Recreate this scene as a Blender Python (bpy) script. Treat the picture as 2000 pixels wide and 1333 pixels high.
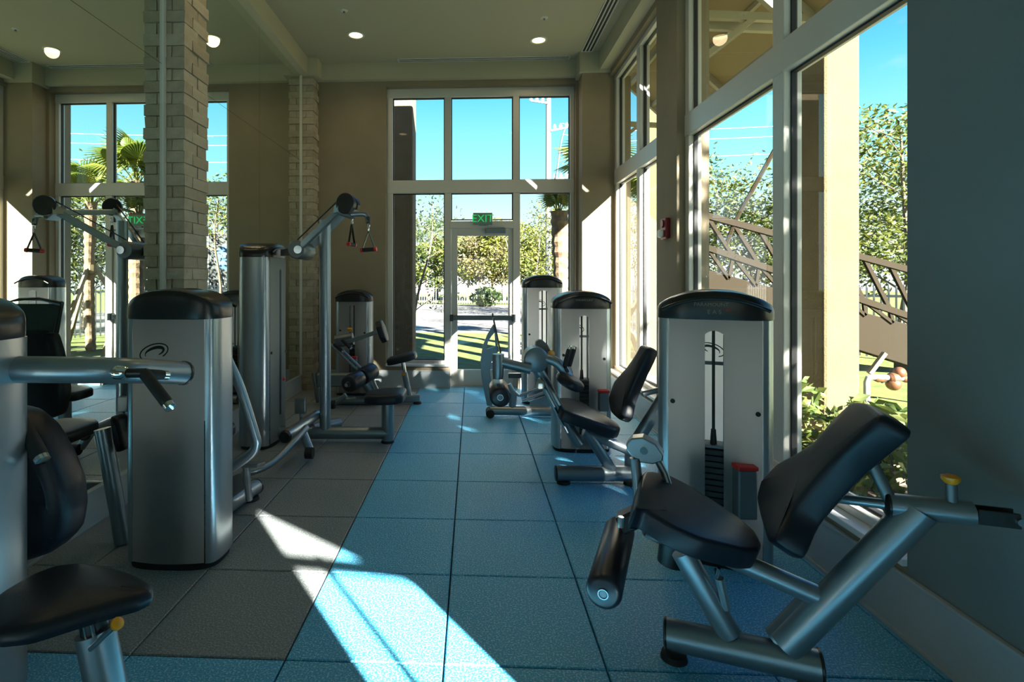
import bpy, bmesh, math, random
from mathutils import Vector, Matrix, Quaternion
random.seed(7)
R = math.radians
V = Vector
sc = bpy.context.scene
COL = sc.collection
for o in list(bpy.data.objects):
    bpy.data.objects.remove(o)

# ------------------------------------------------------------------ camera
TH = R(2.5); F = 1035.0; CY = 548.0; H = 1.467
CX = 923 - F * math.tan(TH)
RGT = V((math.cos(TH), math.sin(TH), 0)); FWD = V((-math.sin(TH), math.cos(TH), 0)); UP = V((0, 0, 1))
EYE = V((0, 0, H))
cam = bpy.data.cameras.new('camera'); camo = bpy.data.objects.new('camera', cam); COL.objects.link(camo)
camo.location = EYE; camo.rotation_euler = (math.pi / 2, 0, TH)
cam.sensor_fit = 'HORIZONTAL'; cam.sensor_width = 36; cam.lens = F / 2000 * 36
cam.shift_x = (1000 - CX) / 2000; cam.shift_y = (CY - 666.5) / 2000
cam.clip_start = 0.02; cam.clip_end = 500
sc.camera = camo

# ------------------------------------------------------------------ sky, sun, exposure
SKY = 1.0
w = bpy.data.worlds.new('sky'); sc.world = w; w.use_nodes = True
nt = w.node_tree; nt.nodes.clear()
def nn(t, **k):
    n = nt.nodes.new(t)
    for a, b in k.items(): setattr(n, a, b)
    return n
tc = nn('ShaderNodeTexCoord'); sep = nn('ShaderNodeSeparateXYZ'); nt.links.new(tc.outputs['Generated'], sep.inputs[0])
ramp = nn('ShaderNodeValToRGB'); nt.links.new(sep.outputs['Z'], ramp.inputs[0])
el = ramp.color_ramp.elements
el[0].position = 0.0; el[0].color = (.56, .60, .62, 1)
el[1].position = 1.0; el[1].color = (.02, .10, .34, 1)
for p, c in ((.10, (.45, .54, .57, 1)), (.20, (.23, .56, .65, 1)), (.33, (.085, .38, .56, 1)), (.45, (.038, .19, .50, 1))):
    e = el.new(p); e.color = c
mp = nn('ShaderNodeMapping'); mp.inputs['Scale'].default_value = (2.2, 2.2, 7.5); nt.links.new(tc.outputs['Generated'], mp.inputs[0])
noi = nn('ShaderNodeTexNoise'); noi.inputs['Scale'].default_value = 1.6; noi.inputs['Detail'].default_value = 6
nt.links.new(mp.outputs[0], noi.inputs['Vector'])
cr = nn('ShaderNodeValToRGB'); cr.color_ramp.elements[0].position = .66; cr.color_ramp.elements[1].position = .95
nt.links.new(noi.outputs['Fac'], cr.inputs[0])
mix = nn('ShaderNodeMix', data_type='RGBA'); nt.links.new(cr.outputs[0], mix.inputs[0])
nt.links.new(ramp.outputs[0], mix.inputs[6]); mix.inputs[7].default_value = (.55, .58, .6, 1)
bg = nn('ShaderNodeBackground'); bg.inputs['Strength'].default_value = SKY
nt.links.new(mix.outputs[2], bg.inputs[0])
ow = nn('ShaderNodeOutputWorld'); nt.links.new(bg.outputs[0], ow.inputs[0])

SUND = V((-.58, .81, -.525)).normalized()
sl = bpy.data.lights.new('sun', 'SUN'); sl.energy = 28.0; sl.angle = R(.53); sl.color = (1, .95, .86)
so = bpy.data.objects.new('sun', sl); COL.objects.link(so); so.location = (12, -16, 12)
so.rotation_euler = SUND.to_track_quat('-Z', 'Y').to_euler()
DOWNLIGHT_W = 8.0

sc.view_settings.view_transform = 'Standard'; sc.view_settings.look = 'None'
sc.view_settings.gamma = 1; sc.view_settings.use_curve_mapping = False
sc.view_settings.exposure = 1.2
sc.cycles.max_bounces = 10; sc.cycles.diffuse_bounces = 5; sc.cycles.glossy_bounces = 5
sc.cycles.transparent_max_bounces = 24; sc.cycles.transmission_bounces = 6
sc.cycles.sample_clamp_indirect = 5

# ------------------------------------------------------------------ picture ray helpers (used to find real positions)
def ray(px, py): return RGT * ((px - CX) / F) + UP * ((CY - py) / F) + FWD
def at(px, py, X=None, Y=None, Z=None, d=None):
    r = ray(px, py)
    if d is not None: t = d
    elif X is not None: t = X / r.x
    elif Y is not None: t = Y / r.y
    else: t = (Z - H) / r.z
    return EYE + r * t
def onp(px, py, P0, n):
    r = ray(px, py); t = (P0 - EYE).dot(n) / r.dot(n)
    return EYE + r * t

# ------------------------------------------------------------------ materials
MATS = {}
def mat(name, col, rough=.5, metal=0, spec=None, noise=None, bump=None, emit=None, coat=0, coords='Object'):
    if name in MATS: return MATS[name]
    m = bpy.data.materials.new(name); m.use_nodes = True; t = m.node_tree
    b = t.nodes['Principled BSDF']
    b.inputs['Base Color'].default_value = (*col, 1); b.inputs['Roughness'].default_value = rough
    b.inputs['Metallic'].default_value = metal
    if spec is not None: b.inputs['Specular IOR Level'].default_value = spec
    if coat: b.inputs['Coat Weight'].default_value = coat
    if emit: b.inputs['Emission Color'].default_value = (*emit[0], 1); b.inputs['Emission Strength'].default_value = emit[1]
    if noise or bump:
        tcn = t.nodes.new('ShaderNodeTexCoord')
    if noise:                                   # (scale, second colour, low, high)
        n = t.nodes.new('ShaderNodeTexNoise'); n.inputs['Scale'].default_value = noise[0]; n.inputs['Detail'].default_value = 4
        t.links.new(tcn.outputs[coords], n.inputs['Vector'])
        r = t.nodes.new('ShaderNodeValToRGB'); r.color_ramp.elements[0].position = noise[2]; r.color_ramp.elements[1].position = noise[3]
        r.color_ramp.elements[0].color = (*col, 1); r.color_ramp.elements[1].color = (*noise[1], 1)
        t.links.new(n.outputs['Fac'], r.inputs[0]); t.links.new(r.outputs[0], b.inputs['Base Color'])
    if bump:                                    # (scale, strength)
        n2 = t.nodes.new('ShaderNodeTexNoise'); n2.inputs['Scale'].default_value = bump[0]; n2.inputs['Detail'].default_value = 5
        t.links.new(tcn.outputs[coords], n2.inputs['Vector'])
        bp = t.nodes.new('ShaderNodeBump'); bp.inputs['Strength'].default_value = bump[1]; bp.inputs['Distance'].default_value = .01
        t.links.new(n2.outputs['Fac'], bp.inputs['Height']); t.links.new(bp.outputs[0], b.inputs['Normal'])
    MATS[name] = m
    return m
M_wall = mat('wall_paint', (.26, .21, .14), .8, noise=(3, (.24, .195, .128), .4, .6), bump=(90, .06))
M_wall_shade = mat('wall_cool_shade', (.16, .20, .205), .75, noise=(3, (.15, .188, .195), .4, .6), bump=(90, .06))  # near wall section: its dim, cool light is put into the blue-grey colour
M_ceil = mat('ceiling_paint', (.42, .385, .27), .85, bump=(60, .05))
M_trim = mat('trim_paint', (.60, .58, .52), .45)
M_beam = mat('beam_paint', (.45, .41, .29), .7)
M_base = mat('baseboard_paint', (.38, .42, .44), .5)
M_sill = mat('sill_stone', (.74, .74, .74), .35)
M_frame = mat('aluminium_frame', (.60, .58, .53), .4, .15)
M_gasket = mat('black_gasket', (.02, .02, .022), .6)
M_silver = mat('silver_paint', (.25, .30, .335), .34, .75)
M_silver2 = mat('light_silver', (.38, .42, .45), .3, .8)
M_dsilver = mat('dark_silver', (.16, .18, .19), .4, .6)
M_chrome = mat('chrome', (.75, .76, .78), .12, 1)
M_vinyl = mat('black_vinyl', (.006, .009, .017), .40, spec=.38, bump=(160, .05))
M_roller = mat('roller_foam', (.012, .014, .022), .33)
M_plastic = mat('black_plastic', (.012, .012, .012), .3)
M_rubber = mat('black_rubber', (.012, .012, .013), .7)
M_iron = mat('weight_iron', (.012, .012, .013), .45)
M_yellow = mat('yellow_plastic', (.75, .30, .01), .35)
M_red = mat('red_plastic', (.62, .02, .015), .35)
M_dred = mat('alarm_red', (.22, .012, .02), .35)
M_white = mat('white_plastic', (.8, .8, .78), .4)
M_logo = mat('logo_black', (.01, .01, .012), .4)
M_greytext = mat('grey_lettering', (.22, .23, .20), .5)
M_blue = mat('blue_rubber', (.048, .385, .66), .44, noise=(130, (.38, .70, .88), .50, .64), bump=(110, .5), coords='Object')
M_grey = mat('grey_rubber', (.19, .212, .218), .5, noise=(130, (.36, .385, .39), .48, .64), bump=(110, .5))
M_sub = mat('dark_subfloor', (.03, .045, .05), .9)
M_brick = mat('painted_brick', (.42, .36, .27), .85, noise=(14, (.36, .30, .22), .35, .7), bump=(55, .5))
M_brick2 = mat('painted_brick_dark', (.36, .30, .215), .85, noise=(14, (.30, .25, .18), .35, .7), bump=(55, .5))
M_mortar = mat('mortar', (.31, .265, .19), .95)
M_stucco = mat('yellow_stucco', (.105, .087, .040), .9, noise=(2.5, (.085, .068, .030), .35, .75), bump=(70, .5))
M_bstucco = mat('brown_stucco', (.17, .12, .075), .9, noise=(4, (.14, .10, .06), .4, .7), bump=(50, .4))
M_soffit = mat('soffit_paint', (.30, .22, .09), .8)
M_strut = mat('cream_strut', (.36, .32, .21), .6)
M_wood = mat('raw_wood', (0.192, 0.141, 0.074), .8, noise=(9, (0.148, 0.104, 0.052), .4, .7))
M_bark = mat('bark', (0.096, 0.074, 0.056), .95, noise=(12, (0.163, 0.133, 0.104), .4, .7), bump=(20, .8))
M_pbark = mat('palm_bark', (0.192, 0.130, 0.081), .95, noise=(9, (0.111, 0.067, 0.037), .4, .7), bump=(25, .8))
M_grass = mat('lawn', (0.056, 0.078, 0.009), .95, noise=(5, (0.111, 0.126, 0.022), .35, .65), bump=(40, .6))
M_road = mat('asphalt_paving', (0.104, 0.098, 0.098), .9, noise=(1.6, (0.126, 0.121, 0.118), .4, .65))
M_conc = mat('concrete', (0.141, 0.135, 0.133), .85, noise=(4, (0.122, 0.118, 0.117), .4, .65))
M_mulch = mat('mulch', (0.133, 0.089, 0.059), .95, noise=(20, (0.222, 0.163, 0.111), .4, .7))
M_fence = mat('white_fence', (0.311, 0.311, 0.318), .5)
M_pole = mat('concrete_pole', (0.252, 0.244, 0.237), .8)
M_wire = mat('cable', (0.296, 0.289, 0.274), .6)
M_truss = mat('tan_steel', (.020, .0145, .008), .7, spec=.1)
M_copper = mat('copper_pipe', (0.178, 0.074, 0.037), .45, .5)
M_signgrey = mat('sign_grey', (.022, .025, .027), .6)
M_signblue = mat('sign_blue', (.006, .065, .16), .5)
M_signwhite = mat('sign_white', (.16, .165, .17), .5)
M_bluedrum = mat('blue_paint', (.04, .12, .32), .5)
M_lampglow = mat('lamp_glow', (.9, .85, .6), .5, emit=((1, .80, .38), 1.4))
M_exitglow = mat('exit_glow', (.02, .4, .1), .5, emit=((.01, .42, .09), .45))
M_exitface = mat('exit_face', (.20, .25, .23), .4)
M_house = mat('house_wall', (0.296, 0.296, 0.311), .8)
M_hroof = mat('house_roof', (.16, .16, .22), .8)
M_mesh = mat('dark_mesh', (.03, .05, .045), .5)

def foliage_mat(name, c1, c2, trans=.35):
    m = bpy.data.materials.new(name); m.use_nodes = True; t = m.node_tree
    b = t.nodes['Principled BSDF']; b.inputs['Roughness'].default_value = .55
    oi = t.nodes.new('ShaderNodeNewGeometry')
    r = t.nodes.new('ShaderNodeValToRGB'); r.color_ramp.elements[0].color = (*c1, 1); r.color_ramp.elements[1].color = (*c2, 1)
    t.links.new(oi.outputs['Random Per Island'], r.inputs[0]); t.links.new(r.outputs[0], b.inputs['Base Color'])
    tr = t.nodes.new('ShaderNodeBsdfTranslucent'); t.links.new(r.outputs[0], tr.inputs[0])
    mx = t.nodes.new('ShaderNodeMixShader'); mx.inputs[0].default_value = trans
    t.links.new(b.outputs[0], mx.inputs[1]); t.links.new(tr.outputs[0], mx.inputs[2])
    t.links.new(mx.outputs[0], t.nodes['Material Output'].inputs[0])
    return m
M_leaf = foliage_mat('green_leaves', (0.031, 0.058, 0.009), (0.149, 0.158, 0.022))
M_leafd = foliage_mat('dark_leaves', (0.022, 0.050, 0.017), (0.094, 0.127, 0.039))
M_leafy = foliage_mat('yellow_green_leaves', (0.088, 0.110, 0.017), (0.263, 0.253, 0.044))
M_leafb = foliage_mat('brown_leaves', (0.110, 0.094, 0.039), (0.198, 0.165, 0.072))
M_shrub = foliage_mat('shrub_leaves', (0.062, 0.114, 0.022), (0.220, 0.242, 0.062))
M_palm = foliage_mat('palm_leaves', (0.088, 0.132, 0.017), (0.242, 0.253, 0.044))

def shroud_mat():
    m = bpy.data.materials.new('frosted_silver_shroud'); m.use_nodes = True; t = m.node_tree
    b = t.nodes['Principled BSDF']; b.inputs['Base Color'].default_value = (.60, .60, .60, 1)
    b.inputs['Metallic'].default_value = .2; b.inputs['Roughness'].default_value = .35
    tr = t.nodes.new('ShaderNodeBsdfTranslucent'); tr.inputs[0].default_value = (.97, .96, .94, 1)
    mx = t.nodes.new('ShaderNodeMixShader'); mx.inputs[0].default_value = .84
    t.links.new(b.outputs[0], mx.inputs[1]); t.links.new(tr.outputs[0], mx.inputs[2])
    t.links.new(mx.outputs[0], t.nodes['Material Output'].inputs[0])
    return m
M_shroud = shroud_mat()
def glass_mat(name='window_glass', tint=(.93, .97, .95)):
    m = bpy.data.materials.new(name); m.use_nodes = True; t = m.node_tree; t.nodes.remove(t.nodes['Principled BSDF'])
    a = t.nodes.new('ShaderNodeBsdfTransparent'); a.inputs[0].default_value = (*tint, 1)
    g = t.nodes.new('ShaderNodeBsdfGlossy'); g.inputs['Roughness'].default_value = 0
    lw = t.nodes.new('ShaderNodeLayerWeight'); pw = t.nodes.new('ShaderNodeMath'); pw.operation = 'POWER'; pw.inputs[1].default_value = 4.5
    ad = t.nodes.new('ShaderNodeMath'); ad.operation = 'MULTIPLY_ADD'; ad.inputs[1].default_value = .92; ad.inputs[2].default_value = .05
    t.links.new(lw.outputs['Facing'], pw.inputs[0]); t.links.new(pw.outputs[0], ad.inputs[0])
    mx = t.nodes.new('ShaderNodeMixShader'); t.links.new(ad.outputs[0], mx.inputs[0])
    t.links.new(a.outputs[0], mx.inputs[1]); t.links.new(g.outputs[0], mx.inputs[2])
    t.links.new(mx.outputs[0], t.nodes['Material Output'].inputs[0])
    return m
M_glass = glass_mat()
def mirror_mat():
    m = bpy.data.materials.new('mirror'); m.use_nodes = True; t = m.node_tree; t.nodes.remove(t.nodes['Principled BSDF'])
    g = t.nodes.new('ShaderNodeBsdfGlossy'); g.inputs['Roughness'].default_value = 0; g.inputs[0].default_value = (.80, .86, .80, 1)
    t.links.new(g.outputs[0], t.nodes['Material Output'].inputs[0])
    return m
M_mirror = mirror_mat()

# ------------------------------------------------------------------ mesh builder
def frame_of(d):
    d = d.normalized(); a = V((0, 0, 1)) if abs(d.z) < .9 else V((1, 0, 0))
    x = a.cross(d).normalized(); return x, d.cross(x).normalized()
class MB:
    def __init__(s): s.v = []; s.f = []
    def add(s, vs, fs):
        k = len(s.v); s.v += [V(p) for p in vs]; s.f += [tuple(i + k for i in f) for f in fs]; return s
    def box(s, x0, x1, y0, y1, z0, z1, M=None):
        vs = [V((x, y, z)) for x in (x0, x1) for y in (y0, y1) for z in (z0, z1)]
        if M is not None: vs = [M @ p for p in vs]
        return s.add(vs, [(0, 1, 3, 2), (4, 6, 7, 5), (0, 4, 5, 1), (2, 3, 7, 6), (0, 2, 6, 4), (1, 5, 7, 3)])
    def bar(s, p0, p1, w, h, up=V((0, 0, 1)), c=0):          # rectangular bar, chamfer c
        d = (p1 - p0).normalized(); x = d.cross(up)
        x = x.normalized() if x.length > 1e-4 else V((1, 0, 0)); y = x.cross(d).normalized()
        if c: q = [(-w/2+c, -h/2), (w/2-c, -h/2), (w/2, -h/2+c), (w/2, h/2-c), (w/2-c, h/2), (-w/2+c, h/2), (-w/2, h/2-c), (-w/2, -h/2+c)]
        else: q = [(-w/2, -h/2), (w/2, -h/2), (w/2, h/2), (-w/2, h/2)]
        n = len(q); vs = [p + x * a + y * b for p in (p0, p1) for a, b in q]
        return s.add(vs, [(i, (i+1) % n, n+(i+1) % n, n+i) for i in range(n)] + [tuple(reversed(range(n))), tuple(range(n, 2*n))])
    def cyl(s, p0, p1, r0, r1=None, n=18):
        return s.loft([(p0, r0), (p1, r0 if r1 is None else r1)], n)
    def loft(s, rings, n=18, caps=True, up=None):              # rings (point, radius) along one straight axis
        d = (rings[-1][0] - rings[0][0]); x, y = frame_of(d); m = len(rings)
        vs = []
        for p, r in rings: vs += [p + x * (r * math.cos(2*math.pi*i/n)) + y * (r * math.sin(2*math.pi*i/n)) for i in range(n)]
        fs = [(k*n+i, k*n+(i+1) % n, (k+1)*n+(i+1) % n, (k+1)*n+i) for k in range(m-1) for i in range(n)]
        if caps: fs += [tuple(reversed(range(n))), tuple(range((m-1)*n, m*n))]
        return s.add(vs, fs)
    def tube(s, pts, r, n=12, ry=None, caps=True, rad=None, closed=False):   # swept tube through points, optional radius list
        pts = [V(p) for p in pts]; m = len(pts); ry = ry or r
        x, y = frame_of(pts[1] - pts[0]); vs = []; pd = None
        for k, p in enumerate(pts):
            a = pts[(k-1) % m] if (k or closed) else pts[k]; b = pts[(k+1) % m] if (k < m-1 or closed) else pts[k]
            d = (b - a).normalized()
            if pd is not None:
                q = pd.rotation_difference(d); x = q @ x; y = q @ y
            pd = d; sx, sy = (r, ry) if rad is None else (rad[k], rad[k] * ry / r)
            vs += [p + x * (sx * math.cos(2*math.pi*i/n)) + y * (sy * math.sin(2*math.pi*i/n)) for i in range(n)]
        rng = range(m if closed else m-1)
        fs = [(k*n+i, k*n+(i+1) % n, ((k+1) % m)*n+(i+1) % n, ((k+1) % m)*n+i) for k in rng for i in range(n)]
        if caps and not closed: fs += [tuple(reversed(range(n))), tuple(range((m-1)*n, m*n))]
        return s.add(vs, fs)
    def prism(s, pts, vec):
        n = len(pts); vs = [V(p) for p in pts] + [V(p) + vec for p in pts]
        return s.add(vs, [(i, (i+1) % n, n+(i+1) % n, n+i) for i in range(n)] + [tuple(reversed(range(n))), tuple(range(n, 2*n))])
    def pad(s, pts, nrm, t, er=.03, dome=.006, it=2):          # cushion: pts = top outline, nrm = out of the top face
        pts = [V(p) for p in pts]
        for ii in range(it):
            q = []; ck = .13 if ii == 0 and it > 1 else .25
            for i, p in enumerate(pts):
                b = pts[(i+1) % len(pts)]; q += [p*(1-ck) + b*ck, p*ck + b*(1-ck)]
            pts = q
        n = len(pts); c = sum(pts, V()) / n; nrm = nrm.normalized()
        inn = []
        for i, p in enumerate(pts):
            d = (pts[(i+1) % n] - pts[i-1]).normalized(); k = d.cross(nrm)
            if k.dot(c - p) < 0: k = -k
            inn.append(k.normalized())
        lay = [(-t, er*.7), (-t+er*.3, er*.15), (-t+er*.8, 0), (-er*1.1, 0), (-er*.5, er*.14), (-er*.15, er*.5), (0, er)]
        vs = []
        for dz, ins in lay: vs += [pts[i] + inn[i]*ins + nrm*dz for i in range(n)]
        L = len(lay); vs += [pts[i].lerp(c, .45) + nrm*dome for i in range(n)]; L += 1
        vs += [c + nrm*dome*1.4, c - nrm*t]
        fs = [(k*n+i, k*n+(i+1) % n, (k+1)*n+(i+1) % n, (k+1)*n+i) for k in range(L-1) for i in range(n)]
        fs += [((L-1)*n+i, (L-1)*n+(i+1) % n, L*n) for i in range(n)] + [((i+1) % n, i, L*n+1) for i in range(n)]
        return s.add(vs, fs)
    def ball(s, c, r, sx=1, sy=1, sz=1, nu=14, nv=9):
        vs = [c + V((0, 0, r*sz))]
        for j in range(1, nv):
            a = math.pi*j/nv
            vs += [c + V((r*sx*math.sin(a)*math.cos(2*math.pi*i/nu), r*sy*math.sin(a)*math.sin(2*math.pi*i/nu), r*sz*math.cos(a))) for i in range(nu)]
        vs.append(c - V((0, 0, r*sz))); e = len(vs)-1
        fs = [(0, 1+i, 1+(i+1) % nu) for i in range(nu)]
        for j in range(nv-2): fs += [(1+j*nu+i, 1+(j+1)*nu+i, 1+(j+1)*nu+(i+1) % nu, 1+j*nu+(i+1) % nu) for i in range(nu)]
        fs += [(e, 1+(nv-2)*nu+(i+1) % nu, 1+(nv-2)*nu+i) for i in range(nu)]
        return s.add(vs, fs)
def curve_pts(pts, n=6):                                        # Catmull-Rom through points
    pts = [V(p) for p in pts]; out = []
    for i in range(len(pts)-1):
        a = pts[max(i-1, 0)]; b = pts[i]; c = pts[i+1]; d = pts[min(i+2, len(pts)-1)]
        for k in range(n):
            t = k/n
            out.append(.5*((2*b) + (c-a)*t + (2*a-5*b+4*c-d)*t*t + (3*b-a-3*c+d)*t**3))
    return out + [pts[-1]]
def rootloc(o):
    while o.parent: o = o.parent
    return o.location.copy()
def obj(name, mb, m, parent=None, smooth=True, ang=35, loc=None, bevel=0):
    vs, fs = mb.v, mb.f
    if parent is None and loc is None:
        lo = [min(p[i] for p in vs) for i in range(3)]; hi = [max(p[i] for p in vs) for i in range(3)]
        loc = V(((lo[0]+hi[0])/2, (lo[1]+hi[1])/2, lo[2]))
    off = rootloc(parent) if parent else loc
    me = bpy.data.meshes.new(name); me.from_pydata([p - off for p in vs], [], fs)
    bm = bmesh.new(); bm.from_mesh(me); bmesh.ops.recalc_face_normals(bm, faces=bm.faces); bm.to_mesh(me); bm.free()
    me.materials.append(m)
    if smooth: me.shade_smooth(); me.set_sharp_from_angle(angle=R(ang))
    o = bpy.data.objects.new(name, me); COL.objects.link(o)
    if parent: o.parent = parent
    else: o.location = loc
    if bevel:
        b = o.modifiers.new('bevel', 'BEVEL'); b.width = bevel; b.segments = 2; b.limit_method = 'ANGLE'; b.angle_limit = R(40)
    return o
def tag(o, label, cat, group=None, kind=None):
    if label: o['label'] = label
    if cat: o['category'] = cat
    if group: o['group'] = group
    if kind: o['kind'] = kind
    return o
def thing(name, label, cat, loc, group=None):
    o = bpy.data.objects.new(name, None); COL.objects.link(o); o.location = V(loc); o.empty_display_size = .1
    return tag(o, label, cat, group)
def struct(name, mb, m, label=None, smooth=False, bevel=0):
    o = obj(name, mb, m, smooth=smooth, bevel=bevel); o['kind'] = 'structure'
    if label: o['label'] = label
    return o
def copy_at(o, parent, delta):                                  # a copy sharing mesh data, shifted
    c = o.copy(); COL.objects.link(c); c.parent = parent; c.location = o.location + delta; return c
def text_part(name, s, size, M4, m, parent, depth=.002):
    cu = bpy.data.curves.new(name, 'FONT'); cu.body = s; cu.size = size; cu.extrude = depth; cu.align_x = 'CENTER'; cu.align_y = 'CENTER'
    o = bpy.data.objects.new(name, cu); COL.objects.link(o)
    me = bpy.data.meshes.new_from_object(o.evaluated_get(bpy.context.evaluated_depsgraph_get()))
    bpy.data.objects.remove(o)
    me.transform(Matrix.Translation(-rootloc(parent)) @ M4); me.materials.clear(); me.materials.append(m); me.name = name
    o = bpy.data.objects.new(name, me); COL.objects.link(o); o.parent = parent
    return o
# ================================================================== the room
XL, XR, YF, YN, ZC = -2.28, 1.775, 7.2, -3.2, 4.42          # mirror face, right wall face, far wall, near wall, ceiling
XG = 1.90; YG = 7.36                                        # window planes
ZB = 4.19; SILL = .325; WTOP = 4.12; TR0, TR1 = 2.71, 2.90
fx = lambda px: at(px, CY, Y=YG).x
fz = lambda py: at(940, py, Y=YG).z
ry = lambda px: at(px, CY, X=XG).y
T = .6155

floor = struct('floor', MB().box(XL-.2, 2.05, YN, 7.55, -.25, -.02), M_sub, 'floor of blue and grey rubber tiles')
def tile_mesh(nm, m):
    b = MB(); g = .0035; c = .004; a0, a1 = g, T-g
    b.add([(a0, a0, -.022), (a1, a0, -.022), (a1, a1, -.022), (a0, a1, -.022), (a0, a0, -c), (a1, a0, -c), (a1, a1, -c), (a0, a1, -c),
           (a0+c, a0+c, 0), (a1-c, a0+c, 0), (a1-c, a1-c, 0), (a0+c, a1-c, 0)],
          [(0, 1, 5, 4), (1, 2, 6, 5), (2, 3, 7, 6), (3, 0, 4, 7), (4, 5, 9, 8), (5, 6, 10, 9), (6, 7, 11, 10), (7, 4, 8, 11), (8, 9, 10, 11)])
    me = bpy.data.meshes.new(nm); me.from_pydata(b.v, [], b.f); me.materials.append(m); return me
tb, tg = tile_mesh('rubber_tile', M_blue), tile_mesh('rubber_tile_grey', M_grey)
froot = floor.location.copy()
for i in range(-3, 5):
    for j in range(-9, 9):
        x0, y0 = -.725 + i*T, 2.02 + j*T
        if x0 > XR-.02 or x0 + T < XL: continue
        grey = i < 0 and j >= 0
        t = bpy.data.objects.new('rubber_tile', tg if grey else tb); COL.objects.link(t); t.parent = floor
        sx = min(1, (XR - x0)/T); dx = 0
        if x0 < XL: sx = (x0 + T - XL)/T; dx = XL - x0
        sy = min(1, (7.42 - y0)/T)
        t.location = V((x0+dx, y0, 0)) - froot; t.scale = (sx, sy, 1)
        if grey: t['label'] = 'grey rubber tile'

# --- walls
b = MB().box(XL-.25, XL-.021, YN, YF+.4, -.02, ZC)
wall_left = struct('wall_left', b, M_wall)
DX0, DX1 = fx(880), fx(1009); WX0, WX1 = fx(757), fx(1120)
b = MB().box(XL-.021, WX0, YF, YF+.4, -.02, ZC).box(WX1, 2.05, YF, YF+.4, -.02, ZC).box(WX0, WX1, YF, YF+.4, WTOP, ZC)
b.box(WX0, DX0, YF, YF+.4, -.02, SILL-.03).box(DX1, WX1, YF, YF+.4, -.02, SILL-.03)
wall_far = struct('wall_far', b, M_wall)
W1a, W1b = ry(1785)-.02, 4.69; W2a, W2b = 5.20, 6.97; W3a, W3b = -1.46, -.33
W1a = at(1772, 600, X=XR).y
b = MB()
for y0, y1 in ((YN, W3a), (W1b, W2a), (W2b, YF)): b.box(XR, 2.05, y0, y1, -.02, ZC)
for y0, y1 in ((W1a, W1b), (W2a, W2b), (W3a, W3b)): b.box(XR, 2.05, y0, y1, -.02, SILL-.03).box(XR, 2.05, y0, y1, WTOP, ZC)
wall_right = struct('wall_right', b, M_wall)
struct('wall_right_near', MB().box(XR, 2.05, W3b, W1a, -.02, ZC), M_wall_shade, 'wall section at the right edge, nearest the camera, with dim cool light put into its colour')
N0, N1, NT = -1.1, .5, 2.3  # opening for the added fill window
struct('wall_near', MB().box(XL-.25, N0, YN-.2, YN, -.02, ZC).box(N1, 2.05, YN-.2, YN, -.02, ZC).box(N0, N1, YN-.2, YN, NT, ZC).box(N0, N1, YN-.2, YN, -.02, SILL-.03), M_wall)
ceiling = struct('ceiling', MB().box(XL-.25, 2.05, YN-.2, YF+.4, ZC, ZC+.25), M_ceil)
# corner pier on the right of the far wall
PX0 = at(1137, 400, Y=6.95).x
struct('wall_corner', MB().box(PX0, XR, 6.95, YF, 0, ZB), M_wall, 'painted corner pier between the far and right windows')

# --- beams and trims under the ceiling
BX = -2.185
struct('trim_1', MB().box(XL-.02, BX, YN, 6.93, ZB, ZC), M_beam, 'painted beam above the mirrors')
struct('trim_2', MB().box(-2.05, PX0-.04, 7.12, YF, ZB, ZC), M_beam, 'painted beam above the far window')
BRX = at(1165, 146, Z=ZB).x
struct('trim_3', MB().box(BRX, XR+.12, YN, 6.9, ZB, ZC), M_beam, 'painted beam above the right windows')
struct('trim_4', MB().box(XL-.02, -2.05, 6.93, YF, ZB, ZC), M_beam, 'beam casing around the far brick pillar')
struct('trim_5', MB().box(PX0-.04, XR+.12, 6.9, YF, ZB-.03, ZC), M_beam, 'beam casing above the corner pier')

# --- baseboards with a small cap
def baseboard(name, x0, x1, y0, y1, h, cap):
    b = MB().box(x0, x1, y0, y1, 0, h).box(cap[0], cap[1], cap[2], cap[3], h, h+.014).box(cap[0], cap[1], cap[2], cap[3], 0, .016)
    struct(name, b, M_base, bevel=.002)
baseboard('baseboard_left', XL-.02, XL+.013, YN, 3.82, .20, (XL-.02, XL+.019, YN, 3.82))
baseboard('baseboard_left_2', XL-.02, XL+.013, 4.19, 6.95, .20, (XL-.02, XL+.019, 4.19, 6.95))
baseboard('baseboard_right', XR-.014, XR, YN, 6.95, .25, (XR-.022, XR, YN, 6.95))
baseboard('baseboard_far', -2.10, DX0-.005, YF-.014, YF, .225, (-2.10, DX0-.005, YF-.02, YF))
baseboard('baseboard_far_2', DX1+.03, PX0, YF-.014, YF, .225, (DX1+.03, PX0, YF-.02, YF))
baseboard('baseboard_corner', PX0-.014, XR-.02, 6.936, 6.95, .225, (PX0-.02, XR-.02, 6.93, 6.95))

# --- sills
struct('trim_6', MB().box(WX0, DX0-.01, YF-.025, YG+.06, SILL-.03, SILL), M_sill, 'pale sill below the left far window', bevel=.004)
struct('trim_7', MB().box(DX1+.01, WX1, YF-.025, YG+.06, SILL-.03, SILL), M_sill, 'pale sill below the right far window', bevel=.004)
struct('trim_8', MB().box(XR-.02, 2.02, W2a, W2b-.02, SILL-.03, SILL), M_sill, 'pale sill below the farther right window', bevel=.004)
struct('trim_9', MB().box(XR-.02, 2.02, W1a, W1b, SILL-.03, SILL), M_sill, 'pale sill below the nearer right window', bevel=.004)
struct('trim_10', MB().box(XR-.02, 2.02, W3a, W3b, SILL-.03, SILL), M_sill, None, bevel=.004)

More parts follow.
